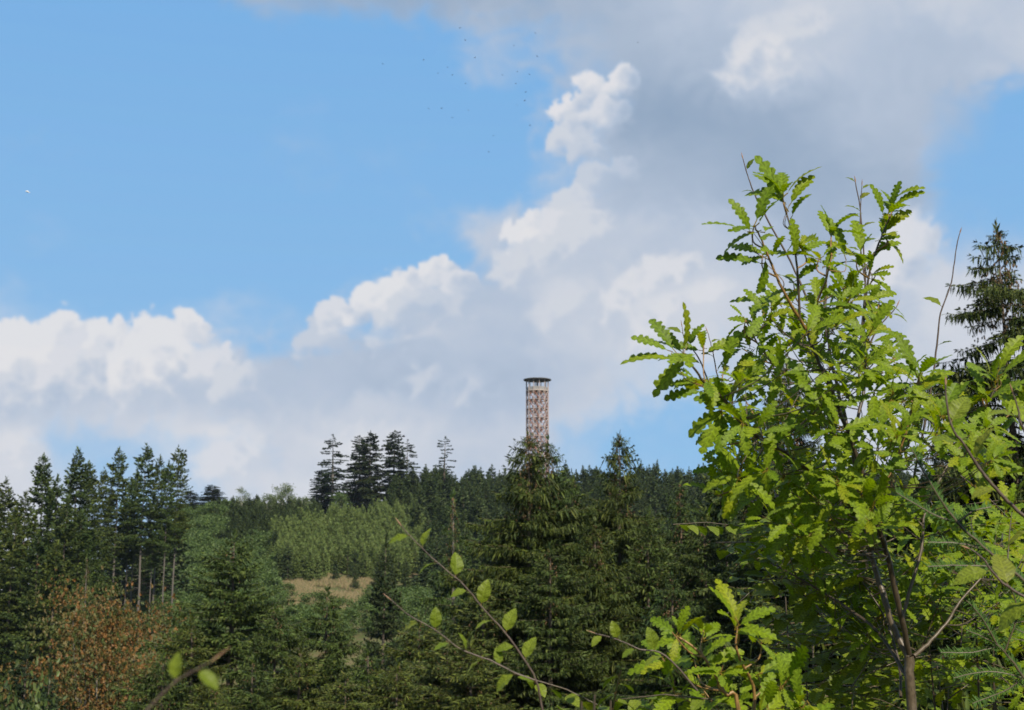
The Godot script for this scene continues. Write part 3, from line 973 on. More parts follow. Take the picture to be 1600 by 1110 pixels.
func vein_texture(pairs: int, slant: float) -> ImageTexture:
	# the pale midrib and side veins of a leaf and its mottled blade; u runs across, v from stalk to tip
	var im := Image.create_empty(96, 192, false, Image.FORMAT_RGB8)
	var n := FastNoiseLite.new()
	n.seed = pairs
	n.frequency = .05
	n.fractal_octaves = 3
	var blotch := FastNoiseLite.new()
	blotch.seed = pairs + 1
	blotch.frequency = .045
	for y in 192:
		for x in 96:
			var u := absf(x / 95.0 - .5) * 2.0
			var v := y / 191.0
			var k := .86 + n.get_noise_2d(x, y) * .16
			var w := fposmod((v - u * slant) * pairs, 1.0)
			k += .16 * (1.0 - smoothstep(.0, .16, minf(w, 1.0 - w))) * (1.0 - u * .5)
			k -= .07 * smoothstep(.16, .5, minf(w, 1.0 - w))
			k *= 1.0 - .45 * smoothstep(.42, .55, blotch.get_noise_2d(x, y))   # brown flecks
			var rib := 1.0 - smoothstep(.02, .08, u)
			var c := Color(k, k, k * .96).lerp(Color(1.0, 1.0, .9), rib * .6)
			im.set_pixel(x, y, c)
	return ImageTexture.create_from_image(im)

func leaf_mat(called: String, tex: Texture2D, back: Color, rough: float) -> StandardMaterial3D:
	var m := mat(called, rough, back, .34)
	m.albedo_texture = tex
	return m

func blade(edge: Array, sag: float, fold: float, wave: float, col: Color, stalk: Color, twist: float) -> Buf:
	# edge: [t, half width] from stalk to tip
	var b := Buf.new()
	b.with_uv = true
	var mid := []
	for e in edge:
		mid.append(Vector3(e[0], -sag * e[0] * e[0] + .05 * sin(e[0] * 3.0), 0))
	for s in [-1.0, 1.0]:
		var rim := []
		for i in edge.size():
			var e: Array = edge[i]
			var w: float = e[1]
			var ripple := wave * w * sin(i * 2.1 + s * 1.3)
			rim.append(mid[i] + Vector3(0.0, w * fold + ripple + twist * s * e[0] * w, s * w))
		for i in edge.size() - 1:
			var quad := [mid[i], rim[i], rim[i + 1], mid[i + 1]]
			var uvs := []
			for k in 4:
				var e: Array = edge[i if k < 2 else i + 1]
				var across: float = .5 + s * .5 * (0.0 if k == 0 or k == 3 else minf(1.0, e[1] / .23))
				uvs.append(Vector2(across, e[0]))
			for tr in [[0, 1, 2], [0, 2, 3]]:
				b.tri(quad[tr[0]], quad[tr[1]], quad[tr[2]], col)
				for k in 3:
					b.uv.append(uvs[tr[k]])
	var p := Vector3(-.13, .02, 0)
	for z in [Vector3(0, 0, .014), Vector3(0, .014, 0)]:
		b.tri(p - z, Vector3(.02, 0, 0) - z, Vector3(.02, 0, 0) + z, stalk)
		b.tri(p - z, Vector3(.02, 0, 0) + z, p + z, stalk)
		for k in 6:
			b.uv.append(Vector2(.5, 0))
	return b

func make_leaves() -> void:
	var greens := [[.218, .322, .016], [.250, .356, .018], [.180, .285, .016], [.275, .372, .020], [.225, .335, .034], [.315, .372, .018]]
	leaf_lib.oak = []
	for k in 8:
		var edge := [[0.0, .006], [.06, .02]]
		var lobes := 6
		for i in lobes:
			var t := lerpf(.17, .91, i / float(lobes - 1))
			var w := .232 * pow(sin(PI * pow(t, .95) * .93), .62) * (.55 + .5 * t) * rnd(.88, 1.12)
			if t > .85:
				w *= .74
			edge.append([t - .066, w * rnd(.52, .68)])
			edge.append([t - .022, w * .96])
			edge.append([t + .038, w * .93])
		edge.append([1.0, .012])
		var g: Array = greens[k % greens.size()]
		leaf_lib.oak.append(blade(edge, rnd(.05, .30), rnd(.04, .24), .05, Color(g[0], g[1], g[2]), Color(.30, .22, .05), rnd(-.3, .3)))
	leaf_lib.beech = []
	var pale := [[.170, .230, .022], [.200, .256, .026], [.150, .212, .022], [.215, .245, .030]]
	for k in 6:
		var edge := []
		for i in 9:
			var t := i / 8.0
			edge.append([t, .30 * pow(sin(PI * pow(t, .85)), .75) * (1.0 + (.04 if i % 2 else -.03)) + .004])
		var g: Array = pale[k % 4]
		leaf_lib.beech.append(blade(edge, rnd(.0, .25), rnd(.05, .35), .10, Color(g[0], g[1], g[2]), Color(.20, .13, .06), rnd(-.3, .3)))
	for kind in ["oak", "beech"]:
		var list := []
		for b in leaf_lib[kind]:
			list.append(b.mesh())
		leaf_lib[kind + "_mesh"] = list
	leaf_lib.oak_look = leaf_mat("oak leaf", vein_texture(7, .22), Color(1.0, 1.0, .42), .5)
	leaf_lib.beech_look = leaf_mat("beech leaf", vein_texture(9, .20), Color(.84, .90, .40), .5)

func leaf_at(where: Vector3, dir: Vector3, up: Vector3, size: float) -> Transform3D:
	var x := dir.normalized()
	var y := (up - x * up.dot(x))
	if y.length_squared() < .001:
		y = Vector3.BACK
	y = y.normalized()
	return Transform3D(Basis(x, y, x.cross(y)) * size, where + x * size * .13)

func rosette(list: Array, tip: Vector3, dir: Vector3, count: int, size: float) -> void:
	# leaves crowd round the end of an oak twig
	var side := dir.cross(Vector3(.3, .2, 1)).normalized()
	var other := dir.cross(side)
	var a := rnd(0, TAU)
	for i in count:
		a += 2.4 + rnd(-.3, .3)
		var open := deg_to_rad(rnd(28, 92))
		var d := dir * cos(open) + (side * cos(a) + other * sin(a)) * sin(open) + Vector3(0, rnd(-.30, .22), 0)
		var up := Vector3(rnd(-.6, .7), 1.0, rnd(.0, 1.5))
		list.append([leaf_at(tip - dir * rnd(0, .035), d, up, size * rnd(.68, 1.2)), rng.randi_range(0, 7)])

func hang_leaves(plant: Node3D, kind: String, called: String, list: Array, most := 300) -> void:
	# the leaves that show largest are parts of their own, the rest one mass
	list.sort_custom(func(a, b): return a[0].origin.distance_to(EYE) / a[0].basis.x.length() < b[0].origin.distance_to(EYE) / b[0].basis.x.length())
	var meshes: Array = leaf_lib[kind + "_mesh"]
	var look: Material = leaf_lib[kind + "_look"]
	var rest := Buf.new()
	rest.with_uv = true
	for i in list.size():
		var k: int = list[i][1] % meshes.size()
		if i < most:
			part(plant, called, meshes[k], look, list[i][0])
		else:
			rest.add(leaf_lib[kind][k], list[i][0])
	if rest.v.size():
		part(plant, "foliage", rest.mesh(), look).set_meta("kind", "stuff")

func px_line(list: Array) -> Array:
	var out := []
	for p in list:
		out.append(at(p[0], p[1], p[2]))
	return out

func limb(plant: Node3D, called: String, pts: Array, r0: float, r1: float, col: Color, look := "young bark") -> Array:
	var line := smooth_line(pts, 5)
	for i in range(1, line.size() - 1):
		line[i] += Vector3(rnd(-1, 1), rnd(-1, 1), rnd(-1, 1)) * r0 * .25
	var b := Buf.new()
	var radii := taper(line.size(), r0, r1)
	for i in radii.size():
		radii[i] *= rnd(.93, 1.12)   # knots and bud scars
	tube(b, line, radii, 9, col)
	part(plant, called, b.mesh(), bark_mat(look))
	return line

func bark_mat(called: String) -> StandardMaterial3D:
	var m := mat(called, .48, null, .5)
	if m.albedo_texture == null:
		var n := FastNoiseLite.new()
		n.seed = 41
		n.frequency = .035
		n.fractal_octaves = 4
		var tex := NoiseTexture2D.new()
		tex.width = 256
		tex.height = 256
		tex.seamless = true
		tex.noise = n
		var ramp := Gradient.new()
		ramp.offsets = PackedFloat32Array([0.0, .4, .62, 1.0])
		ramp.colors = PackedColorArray([Color(.45, .42, .38), Color(.85, .84, .8), Color(1, 1, 1), Color(.7, .74, .66)])
		tex.color_ramp = ramp
		m.albedo_texture = tex
		m.uv1_triplanar = true
		m.uv1_scale = Vector3(14, 5, 14)
	return m

func nearest(line: Array, p: Vector3) -> Vector3:
	var best: Vector3 = line[0]
	for q in line:
		if q.distance_squared_to(p) < best.distance_squared_to(p):
			best = q
	return best

func inside(poly: PackedVector2Array, tries := 200) -> Vector2:
	var box := Rect2(poly[0], Vector2.ZERO)
	for p in poly:
		box = box.expand(p)
	var q := box.get_center()
	for i in tries:
		q = Vector2(rnd(box.position.x, box.end.x), rnd(box.position.y, box.end.y))
		if Geometry2D.is_point_in_polygon(q, poly):
			return q
	return q

func twig_to(plant: Node3D, lines: Array, tip: Vector3, r: float, col: Color) -> Vector3:
	# a thin twig from the closest lower stem to the tip; returns the way its end points
	var from: Vector3 = lines[0][0]
	var best := 1e9
	for line in lines:
		for q in line:
			var c: float = q.distance_to(tip) + maxf(0.0, q.y - tip.y + .05) * 1.6
			if c < best:
				best = c
				from = q
	var bend := from.lerp(tip, .5) + Vector3(rnd(-.02, .02), -.12 * from.distance_to(tip), rnd(-.02, .02))
	var line := smooth_line([from, bend, tip], 4)
	var b := Buf.new()
	tube(b, line, taper(line.size(), r * 1.5, r * .7), 6, col)
	part(plant, "twig", b.mesh(), bark_mat("young bark"))
	return (tip - bend).normalized()

const TWIG := Color(.26, .150, .050)
const STEM := Color(.092, .070, .040)
const STEM_DARK := Color(.055, .040, .026)

func make_oak() -> void:
	var d := 3.3
	var oak := thing("oak_sapling", "tall young oak with forked stem and lobed yellow-green leaves", "oak tree", Vector3.ZERO)
	var foot := at(1436, 1400, d)
	oak.position = Vector3(foot.x, ground(foot.x, foot.z) - .05, foot.z)
	var o := oak.position
	var lines := []
	var spec := [
		["trunk", [[1436, 2400, d], [1432, 1250, d], [1427, 1110, d], [1420, 1026, d]], .0135, .0108, STEM],
		["stem", [[1420, 1028, d], [1398, 985, d + .02], [1380, 930, d + .03], [1366, 880, d + .05], [1352, 815, d + .05], [1343, 765, d + .06], [1324, 670, d + .1], [1305, 590, d + .12], [1292, 520, d + .14], [1290, 470, d + .15], [1296, 380, d + .15]], .0078, .002, STEM],
		["stem", [[1421, 1024, d], [1407, 960, d - .04], [1389, 880, d - .07], [1376, 830, d - .09], [1361, 780, d - .1], [1340, 715, d - .12], [1316, 650, d - .14], [1290, 590, d - .15], [1268, 540, d - .15], [1258, 512, d - .15]], .0068, .0034, STEM_DARK],
		["branch", [[1260, 516, d - .15], [1228, 462, d - .2], [1206, 415, d - .22], [1190, 375, d - .24], [1178, 352, d - .25]], .0036, .0016, TWIG],
		["branch", [[1260, 516, d - .15], [1278, 470, d - .18], [1290, 440, d - .2], [1300, 400, d - .2]], .0036, .0016, TWIG],
		["branch", [[1250, 500, d - .17], [1246, 420, d - .2], [1236, 360, d - .2], [1222, 305, d - .2]], .0032, .0014, STEM],
		["branch", [[1346, 806, d + .05], [1305, 765, d - .05], [1268, 738, d - .12], [1215, 700, d - .2], [1176, 676, d - .25], [1128, 622, d - .32], [1104, 604, d - .35], [1082, 574, d - .38], [1056, 552, d - .4]], .0066, .0016, STEM],
		["branch", [[1330, 690, d - .12], [1352, 600, d - .05], [1350, 500, d], [1360, 420, d], [1382, 360, d], [1398, 325, d]], .0042, .0014, STEM_DARK],
		["branch", [[1428, 1026, d], [1455, 1002, d + .03], [1482, 970, d + .05], [1500, 942, d + .06], [1532, 905, d + .08]], .005, .0022, STEM],
		["branch", [[1410, 965, d - .03], [1440, 860, d], [1446, 800, d + .02], [1480, 730, d + .05], [1520, 670, d + .1], [1560, 600, d + .1]], .004, .0016, STEM],
		["branch", [[1364, 790, d - .1], [1395, 735, d - .1], [1420, 660, d - .12], [1436, 590, d - .15]], .004, .0016, TWIG],
		["branch", [[1368, 880, d + .05], [1310, 830, d + .2], [1230, 790, d + .25], [1150, 765, d + .2]], .0044, .0016, STEM_DARK],
		["branch", [[1316, 650, d - .14], [1250, 600, d + .05], [1200, 560, d + .1], [1165, 500, d + .1]], .004, .0014, TWIG],
		["branch", [[1419, 1060, d], [1372, 988, d + .1], [1305, 938, d + .2], [1245, 902, d + .25], [1205, 880, d + .3]], .0046, .0016, STEM_DARK],
		["branch", [[1408, 1090, d], [1404, 1030, d + .1], [1380, 960, d + .15], [1340, 900, d + .2]], .0036, .0014, STEM_DARK],
	]
	for s in spec:
		var pts := px_line(s[1])
		for i in pts.size():
			pts[i] -= o
		lines.append(limb(oak, s[0], pts, s[2], s[3], s[4]))
	var leaves := []
	# rosettes on the outline, where the photograph shows each one: px, py, depth, leaves, size, way (px)
	var outline := [
		[1222, 302, d - .2, 6, .125, -.35, 1], [1178, 352, d - .25, 6, .115, -.8, .6], [1192, 398, d - .23, 4, .105, -1, .1], [1398, 322, d, 6, .105, .7, .8], [1385, 368, d, 5, .105, 1, .5], [1300, 355, d - .1, 5, .10, .1, 1], [1282, 400, d - .2, 6, .11, -.2, 1],
		[1250, 385, d - .2, 5, .10, .3, 1], [1340, 400, d - .05, 6, .12, -.1, 1], [1372, 425, d, 5, .11, 1, .4], [1240, 440, d - .15, 6, .11, -.4, .8], [1320, 450, d - .1, 6, .11, .2, .8], [1375, 470, d + .05, 5, .10, 1, .1], [1205, 470, d, 6, .11, -.8, .4], [1165, 500, d + .1, 5, .105, -1, .4],
		[1160, 545, d + .1, 5, .105, -1, .0], [1056, 552, d - .4, 6, .12, -1, .12], [1086, 598, d - .36, 6, .115, -1, -.25], [1100, 540, d - .2, 4, .095, .1, 1], [1130, 580, d - .2, 6, .11, -.4, .7], [1125, 640, d - .3, 6, .115, -.7, -.1], [1150, 600, d - .1, 6, .11, -.2, .7], [1112, 690, d - .2, 3, .10, -.5, -1],
		[1436, 585, d - .15, 7, .125, .1, 1], [1410, 610, d - .1, 6, .12, -.5, .6], [1560, 590, d + .1, 7, .145, .3, 1], [1535, 620, d + .1, 6, .13, -.4, .6], [1590, 640, d + .1, 6, .13, .6, .4], [1500, 640, d + .1, 7, .125, .1, .8], [1470, 640, d, 7, .125, -.2, .8], [1560, 690, d + .15, 6, .12, .5, .2], [1120, 775, d + .2, 5, .10, -1, -.2], [1150, 735, d + .1, 6, .10, -.8, .1], [1400, 560, d + .05, 4, .10, .6, .6]]
	for c in outline:
		var tip := at(c[0], c[1], c[2]) - o
		twig_to(oak, lines, tip, .0016, TWIG)
		rosette(leaves, tip, Vector3(c[5], c[6], rnd(.0, .5)).normalized(), c[3] + 1, c[4] * .70)
	# single leaves that stand out against the sky: stalk end and tip in the photograph, depth
	for q in [[1226, 322, 1186, 242, d - .2], [1236, 318, 1266, 268, d - .2], [1238, 338, 1258, 296, d - .15], [1170, 363, 1100, 345, d - .25], [1172, 362, 1150, 310, d - .25], [1190, 412, 1120, 401, d - .23], [1398, 312, 1438, 284, d], [1382, 362, 1421, 324, d], [1366, 396, 1407, 371, d], [1380, 335, 1368, 288, d], [1052, 546, 1017, 498, d - .4], [1044, 548, 988, 524, d - .4], [1048, 562, 973, 553, d - .4], [1096, 612, 1038, 622, d - .36], [1088, 602, 1040, 597, d - .36], [1076, 536, 1093, 506, d - .35], [1128, 652, 1096, 706, d - .3], [1160, 494, 1142, 476, d + .1], [1562, 578, 1592, 520, d + .1], [1548, 590, 1534, 540, d + .1], [1440, 590, 1418, 538, d - .15], [1320, 400, 1305, 340, d - .1], [1345, 395, 1340, 338, d - .05]]:
		var from := at(q[0], q[1], q[4]) - o
		var to := at(q[2], q[3], q[4] + rnd(-.06, .02)) - o
		var stalk := (to - from) * .12
		leaves.append([leaf_at(from - stalk, to - from, Vector3(rnd(-.4, .4), 1, rnd(.5, 1.4)), from.distance_to(to)), rng.randi_range(0, 7)])
		twig_to(oak, lines, from - stalk, .0009, TWIG)
	var body := PackedVector2Array([Vector2(1190, 480), Vector2(1300, 440), Vector2(1375, 470), Vector2(1375, 560), Vector2(1440, 630), Vector2(1560, 650), Vector2(1580, 720), Vector2(1470, 800), Vector2(1340, 850), Vector2(1200, 830), Vector2(1110, 760), Vector2(1130, 660), Vector2(1160, 560)])
	for i in 270:
		var p := inside(body)
		if Vector2(p.x - 1480, (p.y - 745) * 1.2).length() < 42 or Vector2(p.x - 1395, (p.y - 760)).length() < 20:
			continue
		var tip := at(p.x, p.y, d + rnd(-.45, .5)) - o
		var dir := twig_to(oak, lines, tip, .0011, STEM)
		rosette(leaves, tip, (dir + Vector3(0, .35, .35)).normalized(), rng.randi_range(4, 6), rnd(.048, .078))
	# looser sprays low on the stem and out to the right
	var skirt := PackedVector2Array([Vector2(1180, 840), Vector2(1400, 850), Vector2(1580, 780), Vector2(1620, 900), Vector2(1540, 960), Vector2(1440, 930), Vector2(1390, 1000), Vector2(1290, 990)])
	for i in 80:
		var p := inside(skirt)
		var tip := at(p.x, p.y, d + rnd(.1, .8)) - o
		twig_to(oak, lines, tip, .0011, STEM)
		rosette(leaves, tip, Vector3(rnd(-.5, .5), .6, .5).normalized(), rng.randi_range(4, 6), rnd(.05, .08))
	hang_leaves(oak, "oak", "leaf", leaves)

func make_low_oak() -> void:
	var d := 3.0
	var foot := at(1150, 1300, d)
	var oak := thing("oak_seedling", "low bushy young oak with bright leaf sprays at the tall oak's foot", "oak tree", Vector3(foot.x, ground(foot.x, foot.z) - .05, foot.z))
	var o := oak.position
	var lines := []
	for s in [[[[1165, 2300, d], [1160, 1200, d], [1130, 1080, d], [1092, 1020, d], [1052, 990, d]], .006, .0018], [[[1160, 1200, d], [1180, 1090, d + .05], [1152, 1020, d], [1154, 975, d]], .0042, .0016], [[[1160, 1200, d], [1220, 1110, d], [1250, 1060, d]], .004, .0016]]:
		var pts := px_line(s[0])
		for i in pts.size():
			pts[i] -= o
		lines.append(limb(oak, "stem", pts, s[1], s[2], TWIG))
	var leaves := []
	for c in [[1050, 988, 7, -.8, .3], [1100, 985, 6, .0, .6], [1153, 972, 7, .3, .8], [1190, 1000, 5, 1, .3], [1085, 1030, 7, -.5, .4], [1035, 1030, 6, -1, .1], [1130, 1040, 7, .1, .4], [1185, 1055, 7, .7, .3], [1230, 1065, 7, .6, .4], [1262, 1095, 7, .8, .3], [1100, 1080, 7, -.2, .3], [1150, 1090, 7, .2, .3], [1200, 1105, 7, .4, .3], [1050, 1080, 6, -.7, .2], [1090, 1120, 6, 0, .3], [1250, 1130, 6, .4, .3], [1020, 1110, 5, -.8, .2]]:
		var tip := at(c[0], c[1], d + rnd(-.12, .15)) - o
		twig_to(oak, lines, tip, .0015, TWIG)
		rosette(leaves, tip, Vector3(c[3], c[4] + .2, rnd(.1, .5)).normalized(), c[2], rnd(.065, .095))
	hang_leaves(oak, "oak", "leaf", leaves)

func beech_shoot(label: String, shoots: Array, leaf: float, step: float, seed_: int, group := "", bud := true) -> void:
	# shoots: [px line, first radius, share of the line that is bare at its tip]
	rng.seed = seed_
	var first: Array = shoots[0][0]
	var foot := at(first[0][0], first[0][1], first[0][2])
	var o := thing("beech_shoot", label, "beech", foot, group)
	var leaves := []
	for s in shoots:
		var pts := px_line(s[0])
		for i in pts.size():
			pts[i] -= foot
		var line := limb(o, "stem", pts, s[1], s[1] * .35, Color(.088, .060, .044))
		var run := 0.0
		var side := 1.0
		for i in range(1, line.size()):
			var seg: Vector3 = line[i] - line[i - 1]
			run += seg.length()
			var share := i / float(line.size())
			if run > step and share < 1.0 - s[2] and share > s[3]:
				run = rnd(-.2, .2) * step
				side = -side
				var t := seg.normalized()
				var out := t.cross(Vector3(rnd(-.3, .3), rnd(-.3, .3), 1)).normalized() * side
				var dir := (out * .8 + t * .55 + Vector3(0, rnd(-.3, .1), rnd(-.2, .3))).normalized()
				leaves.append([leaf_at(line[i], dir, Vector3(rnd(-.4, .4), 1, rnd(.0, .9)), leaf * rnd(.7, 1.2)), rng.randi_range(0, 5)])
		if bud:
			var b := Buf.new()
			var e: Vector3 = line[-1]
			var t := (line[-1] - line[-2] as Vector3).normalized()
			tube(b, [e, e + t * .006, e + t * .018], [s[1] * .3, s[1] * .6, .0003], 6, Color(.22, .12, .065))
			part(o, "bud", b.mesh(), mat("bud scales", .5))
	hang_leaves(o, "beech", "leaf", leaves)

func leafy_mass(called: String, label: String, category: String, poly: PackedVector2Array, depth: Vector2, count: int, leaf: Vector2, kind: String, seed_: int) -> void:
	# an understorey bush: arching twigs with leaves in two ranks, on stems that rise from its foot
	rng.seed = seed_
	var mid := Vector2.ZERO
	for p in poly:
		mid += p / poly.size()
	var d0 := (depth.x + depth.y) / 2.0
	var foot := at(mid.x, 1500, d0)
	var o := thing(called, label, category, Vector3(foot.x, ground(foot.x, foot.z) - .05, foot.z))
	var lines := []
	for i in 5:
		var p := inside(poly)
		var root := Vector3(rnd(-.1, .1), 0, rnd(-.1, .1))
		var end := at(p.x, p.y, rnd(depth.x, depth.y)) - o.position
		lines.append(limb(o, "stem", [root, root.lerp(end, .5) + Vector3(rnd(-.05, .05), .04, 0), end], .008, .002, STEM_DARK))
	var leaves := []
	for i in count:
		var p := inside(poly)
		var tip := at(p.x, p.y, rnd(depth.x, depth.y)) - o.position
		var dir := Vector3(rnd(-1, 1), rnd(-.25, .5), rnd(-.6, .8)).normalized()
		var n := rng.randi_range(4, 7)
		var start := tip - dir * n * .032
		var b := Buf.new()
		tube(b, [start, start.lerp(tip, .5) + Vector3(0, .01, 0), tip], [.0018, .0014, .0008], 4, STEM)
		part(o, "twig", b.mesh(), bark_mat("young bark"))
		for k in n:
			var q := start.lerp(tip, (k + .5) / n)
			var side := dir.cross(Vector3.UP).normalized() * (1.0 if k % 2 else -1.0)
			var to := (side * .8 + dir * .5 + Vector3(0, rnd(-.5, .1), 0)).normalized()
			leaves.append([leaf_at(q, to, Vector3(rnd(-.4, .4), 1, rnd(-.1, .6)), rnd(leaf.x, leaf.y)), rng.randi_range(0, 7)])
	hang_leaves(o, kind, "leaf", leaves)

func make_fir_sprig(label: String, twigs: Array, seed_: int, group := "") -> void:
	rng.seed = seed_
	var first: Array = twigs[0]
	var foot := at(first[0][0], first[0][1], first[0][2])
	var o := thing("fir_sprig", label, "fir branch", foot, group)
	var needles := Buf.new()
	for w in twigs:
		var pts := px_line(w)
		for i in pts.size():
			pts[i] -= foot
		var line := limb(o, "twig", pts, .0042 if w == twigs[0] else .0022, .0012, Color(.075, .058, .028))
		for i in line.size() - 1:
			var seg: Vector3 = line[i + 1] - line[i]
			var t := seg.normalized()
			var flat := t.cross(Vector3(0, .8, .6)).normalized()
			var n := int(seg.length() / .0019)
			for k in n:
				var q: Vector3 = line[i] + seg * (k / float(n))
				for s in [-1.0, 1.0]:
					var dir: Vector3 = (flat * s + t * rnd(.25, .6) + Vector3(rnd(-.2, .2), rnd(-.25, .6), rnd(-.4, .4))).normalized()
					var l := rnd(.011, .022)
					var wide: Vector3 = dir.cross(Vector3(rnd(-.4, .4), 1, .5)).normalized() * .0011
					var col := Color(.048, .095, .022) * rnd(.75, 1.3)
					var e := q + dir * l
					needles.tri(q - wide, e - wide * .7, e + wide * .7, col)
					needles.tri(q - wide, e + wide * .7, q + wide, col)
	part(o, "needles", needles.mesh(), mat("fir needles", .6, Color(.5, .6, .3), .22)).set_meta("kind", "stuff")

func make_foreground() -> void:
	make_leaves()
	rng.seed = 101
	make_oak()
	rng.seed = 102
	make_low_oak()
	# beech shoots that reach up into the picture
	beech_shoot("forked bare-tipped beech shoot with few leaves before the valley spruces", [
		[[[860, 1180, 2.5], [846, 1100, 2.5], [836, 1060, 2.5], [815, 1025, 2.5], [790, 990, 2.5], [758, 955, 2.5], [725, 915, 2.5], [690, 885, 2.5], [652, 850, 2.5], [627, 822, 2.5]], .0021, .0, .18],
		[[[838, 1064, 2.5], [805, 1052, 2.5], [765, 1032, 2.5], [720, 1015, 2.5], [680, 985, 2.5], [640, 962, 2.5], [611, 938, 2.5]], .0017, .25, .0]], .036, .030, 201)
	beech_shoot("short beech twig with three leaves beside the low oak", [[[[1090, 1080, 2.8], [1040, 1025, 2.8], [1000, 1015, 2.8], [965, 1000, 2.8], [930, 990, 2.8]], .002, .0, .2]], .038, .026, 202)
	beech_shoot("out-of-focus beech twig with two leaf tufts before the russet tree", [[[[190, 1160, 1.15], [232, 1108, 1.15], [275, 1065, 1.15], [308, 1046, 1.15], [330, 1034, 1.15]], .0014, .0, .45]], .018, .016, 203)
	beech_shoot("straight bare beech leader with one curled leaf beside the huge spruce", [[[[1425, 760, 3.6], [1440, 690, 3.6], [1455, 610, 3.6], [1464, 540, 3.6], [1470, 490, 3.6], [1487, 440, 3.6], [1494, 390, 3.6], [1500, 365, 3.6]], .0031, .25, .25]], .048, .10, 204)
	beech_shoot("slender beech twig rising past the oak's topmost leaves", [[[[1262, 470, 3.55], [1236, 410, 3.55], [1200, 345, 3.55], [1180, 305, 3.55], [1170, 280, 3.55], [1161, 248, 3.55]], .003, .0, .1]], .034, .055, 205)
	beech_shoot("dark crossing beech twigs with round leaves above the oak", [[[[1340, 620, 3.6], [1346, 520, 3.6], [1352, 440, 3.6], [1346, 340, 3.6], [1337, 285, 3.6]], .0034, .0, .3], [[[1352, 440, 3.6], [1344, 380, 3.6], [1345, 330, 3.6], [1347, 290, 3.6]], .0024, .1, .2]], .036, .05, 206)
	beech_shoot("beech side twig with drooping leaves beside the oak's crown", [[[[1330, 580, 3.5], [1356, 545, 3.5], [1370, 515, 3.5], [1392, 490, 3.5], [1402, 478, 3.5]], .003, .0, .1]], .042, .04, 207)
	beech_shoot("thin beech twig with dry bud head beyond the oak's lowest limb", [[[[1140, 640, 3.5], [1122, 590, 3.5], [1114, 550, 3.5], [1106, 520, 3.5]], .0022, .0, .1], [[[1110, 605, 3.3], [1092, 560, 3.3], [1070, 530, 3.3], [1066, 512, 3.3]], .002, .0, .2]], .036, .034, 208)
	beech_shoot("long arching beech branch with broad glossy leaves before the huge spruce", [
		[[[1660, 850, 2.7], [1600, 806, 2.7], [1562, 770, 2.7], [1535, 738, 2.7], [1510, 700, 2.7], [1488, 668, 2.7], [1480, 630, 2.7], [1478, 602, 2.7]], .0042, .2, .0],
		[[[1660, 780, 2.7], [1600, 672, 2.7], [1592, 640, 2.7], [1582, 612, 2.7]], .003, .3, .0],
		[[[1670, 960, 2.6], [1605, 935, 2.6], [1560, 905, 2.6], [1535, 872, 2.6], [1515, 858, 2.6]], .0034, .2, .0]], .062, .045, 209)
	# fir sprigs
	make_fir_sprig("green fir branch with flat needle rows among the oak leaves", [
		[[1660, 950, 2.75], [1600, 908, 2.75], [1545, 862, 2.75], [1497, 818, 2.75], [1460, 765, 2.75], [1424, 702, 2.75]],
		[[1497, 818, 2.75], [1460, 805, 2.75], [1425, 785, 2.75], [1400, 770, 2.75]],
		[[1497, 818, 2.75], [1520, 800, 2.75], [1550, 792, 2.75]],
		[[1545, 862, 2.75], [1500, 850, 2.75], [1450, 848, 2.75]],
		[[1600, 908, 2.75], [1560, 888, 2.75], [1500, 884, 2.75], [1450, 886, 2.75]]], 301)
	make_fir_sprig("small fir growth low under the beech branch", [
		[[1640, 1120, 3.4], [1600, 1060, 3.4], [1560, 1010, 3.4], [1510, 985, 3.4]],
		[[1600, 1060, 3.4], [1545, 1050, 3.4], [1490, 1060, 3.4]],
		[[1560, 1010, 3.4], [1530, 960, 3.4], [1500, 930, 3.4]],
		[[1570, 1020, 3.4], [1590, 960, 3.4], [1580, 920, 3.4]],
		[[1560, 1010, 3.4], [1520, 1020, 3.4], [1470, 1020, 3.4]],
		[[1640, 1000, 3.5], [1590, 985, 3.5], [1545, 950, 3.5], [1490, 950, 3.5]],
		[[1600, 1060, 3.4], [1570, 1080, 3.4], [1520, 1100, 3.4]]], 302)
	# the understorey round the oak's stem
	leafy_mass("beech_bush", "shady beech undergrowth round the forked oak stem", "bush", PackedVector2Array([Vector2(1130, 800), Vector2(1340, 830), Vector2(1420, 900), Vector2(1400, 1120), Vector2(1230, 1120), Vector2(1260, 1010), Vector2(1190, 920)]), Vector2(3.6, 4.9), 150, Vector2(.045, .075), "beech", 401)
	leafy_mass("leafy_bush", "sunlit broadleaf undergrowth beside the fir sprigs", "bush", PackedVector2Array([Vector2(1430, 800), Vector2(1610, 780), Vector2(1640, 1130), Vector2(1440, 1130), Vector2(1450, 930)]), Vector2(3.4, 4.6), 110, Vector2(.05, .085), "oak", 402)
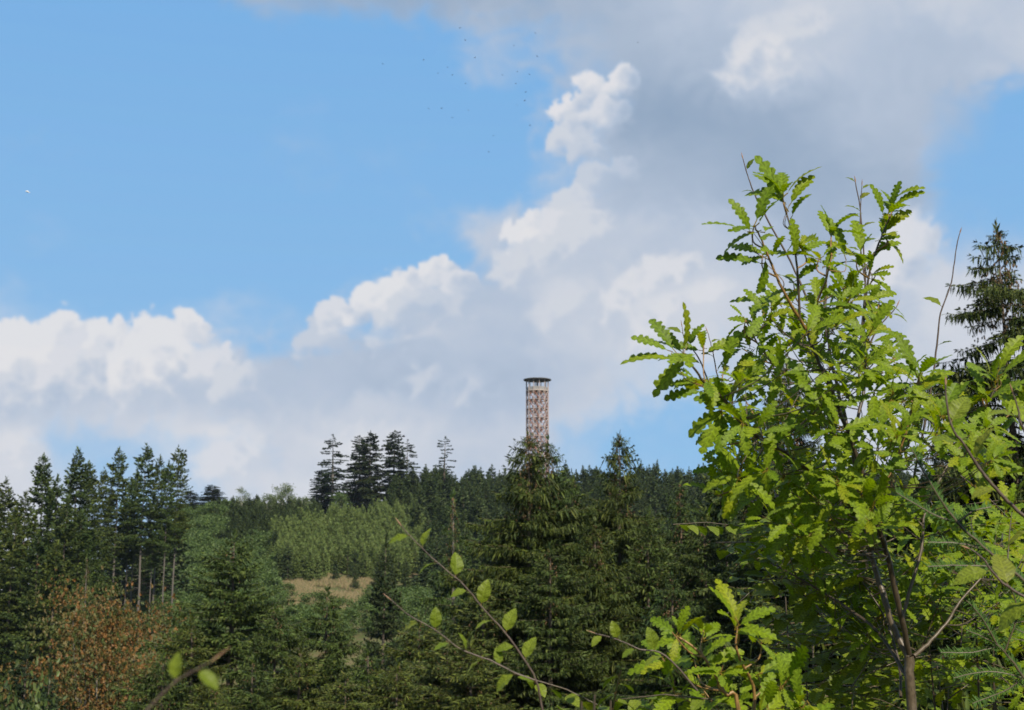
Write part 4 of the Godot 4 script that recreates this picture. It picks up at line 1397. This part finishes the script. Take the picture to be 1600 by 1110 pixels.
	leafy_mass("beech_bush", "small beech bush before the dark spruce feet", "bush", PackedVector2Array([Vector2(850, 1090), Vector2(960, 1080), Vector2(1010, 1130), Vector2(840, 1140)]), Vector2(2.6, 3.0), 10, Vector2(.035, .05), "beech", 403)

# ---------------------------------------------------------------- the scene
func _ready() -> void:
	rng.seed = 7
	# camera
	var cam := Camera3D.new()
	cam.name = "camera"
	add_child(cam)
	var lens := CameraAttributesPhysical.new()
	lens.frustum_focal_length = 48.0
	lens.exposure_aperture = 9.5
	lens.frustum_focus_distance = 5.2
	cam.attributes = lens
	cam.fov = 2.0 * rad_to_deg(atan(555.0 / LENS_PX))
	cam.near = 0.1
	cam.far = 9000.0
	cam.position = EYE
	cam.basis = tilt
	cam.current = true
	# sky
	var sky := Sky.new()
	var pano := PanoramaSkyMaterial.new()
	pano.panorama = make_sky()
	sky.sky_material = pano
	var env := Environment.new()
	env.background_mode = Environment.BG_SKY
	env.sky = sky
	env.sky_rotation = Vector3(0, PI, 0)   # the seam of the panorama behind the viewer
	env.tonemap_mode = Environment.TONE_MAPPER_LINEAR
	env.tonemap_exposure = 1.5
	env.background_energy_multiplier = 0.667
	env.fog_enabled = true
	env.fog_density = 0.00005
	env.fog_light_color = Color(0.80, 0.87, 0.96)
	env.sdfgi_enabled = true
	env.ssao_enabled = true
	env.ssil_enabled = true
	var world := WorldEnvironment.new()
	world.name = "world_environment"
	world.environment = env
	add_child(world)
	# sun: high, behind the viewer and to the right
	var sun := DirectionalLight3D.new()
	sun.name = "sun"
	add_child(sun)
	sun.light_energy = 1.55
	sun.light_color = Color(1.0, 0.955, 0.88)
	sun.light_angular_distance = 0.53
	sun.shadow_enabled = true
	sun.look_at_from_position(Vector3.ZERO, -Vector3(sin(deg_to_rad(22)) * cos(deg_to_rad(44)), sin(deg_to_rad(44)), cos(deg_to_rad(22)) * cos(deg_to_rad(44))))
	# the land and the woods
	hump_noise.seed = 9
	hump_noise.frequency = 0.02
	make_ground()
	make_kinds()
	rng.seed = 31
	make_woods()
	rng.seed = 50
	make_tower()
	# the plants close by
	make_foreground()
	rng.seed = 60
	make_birds()
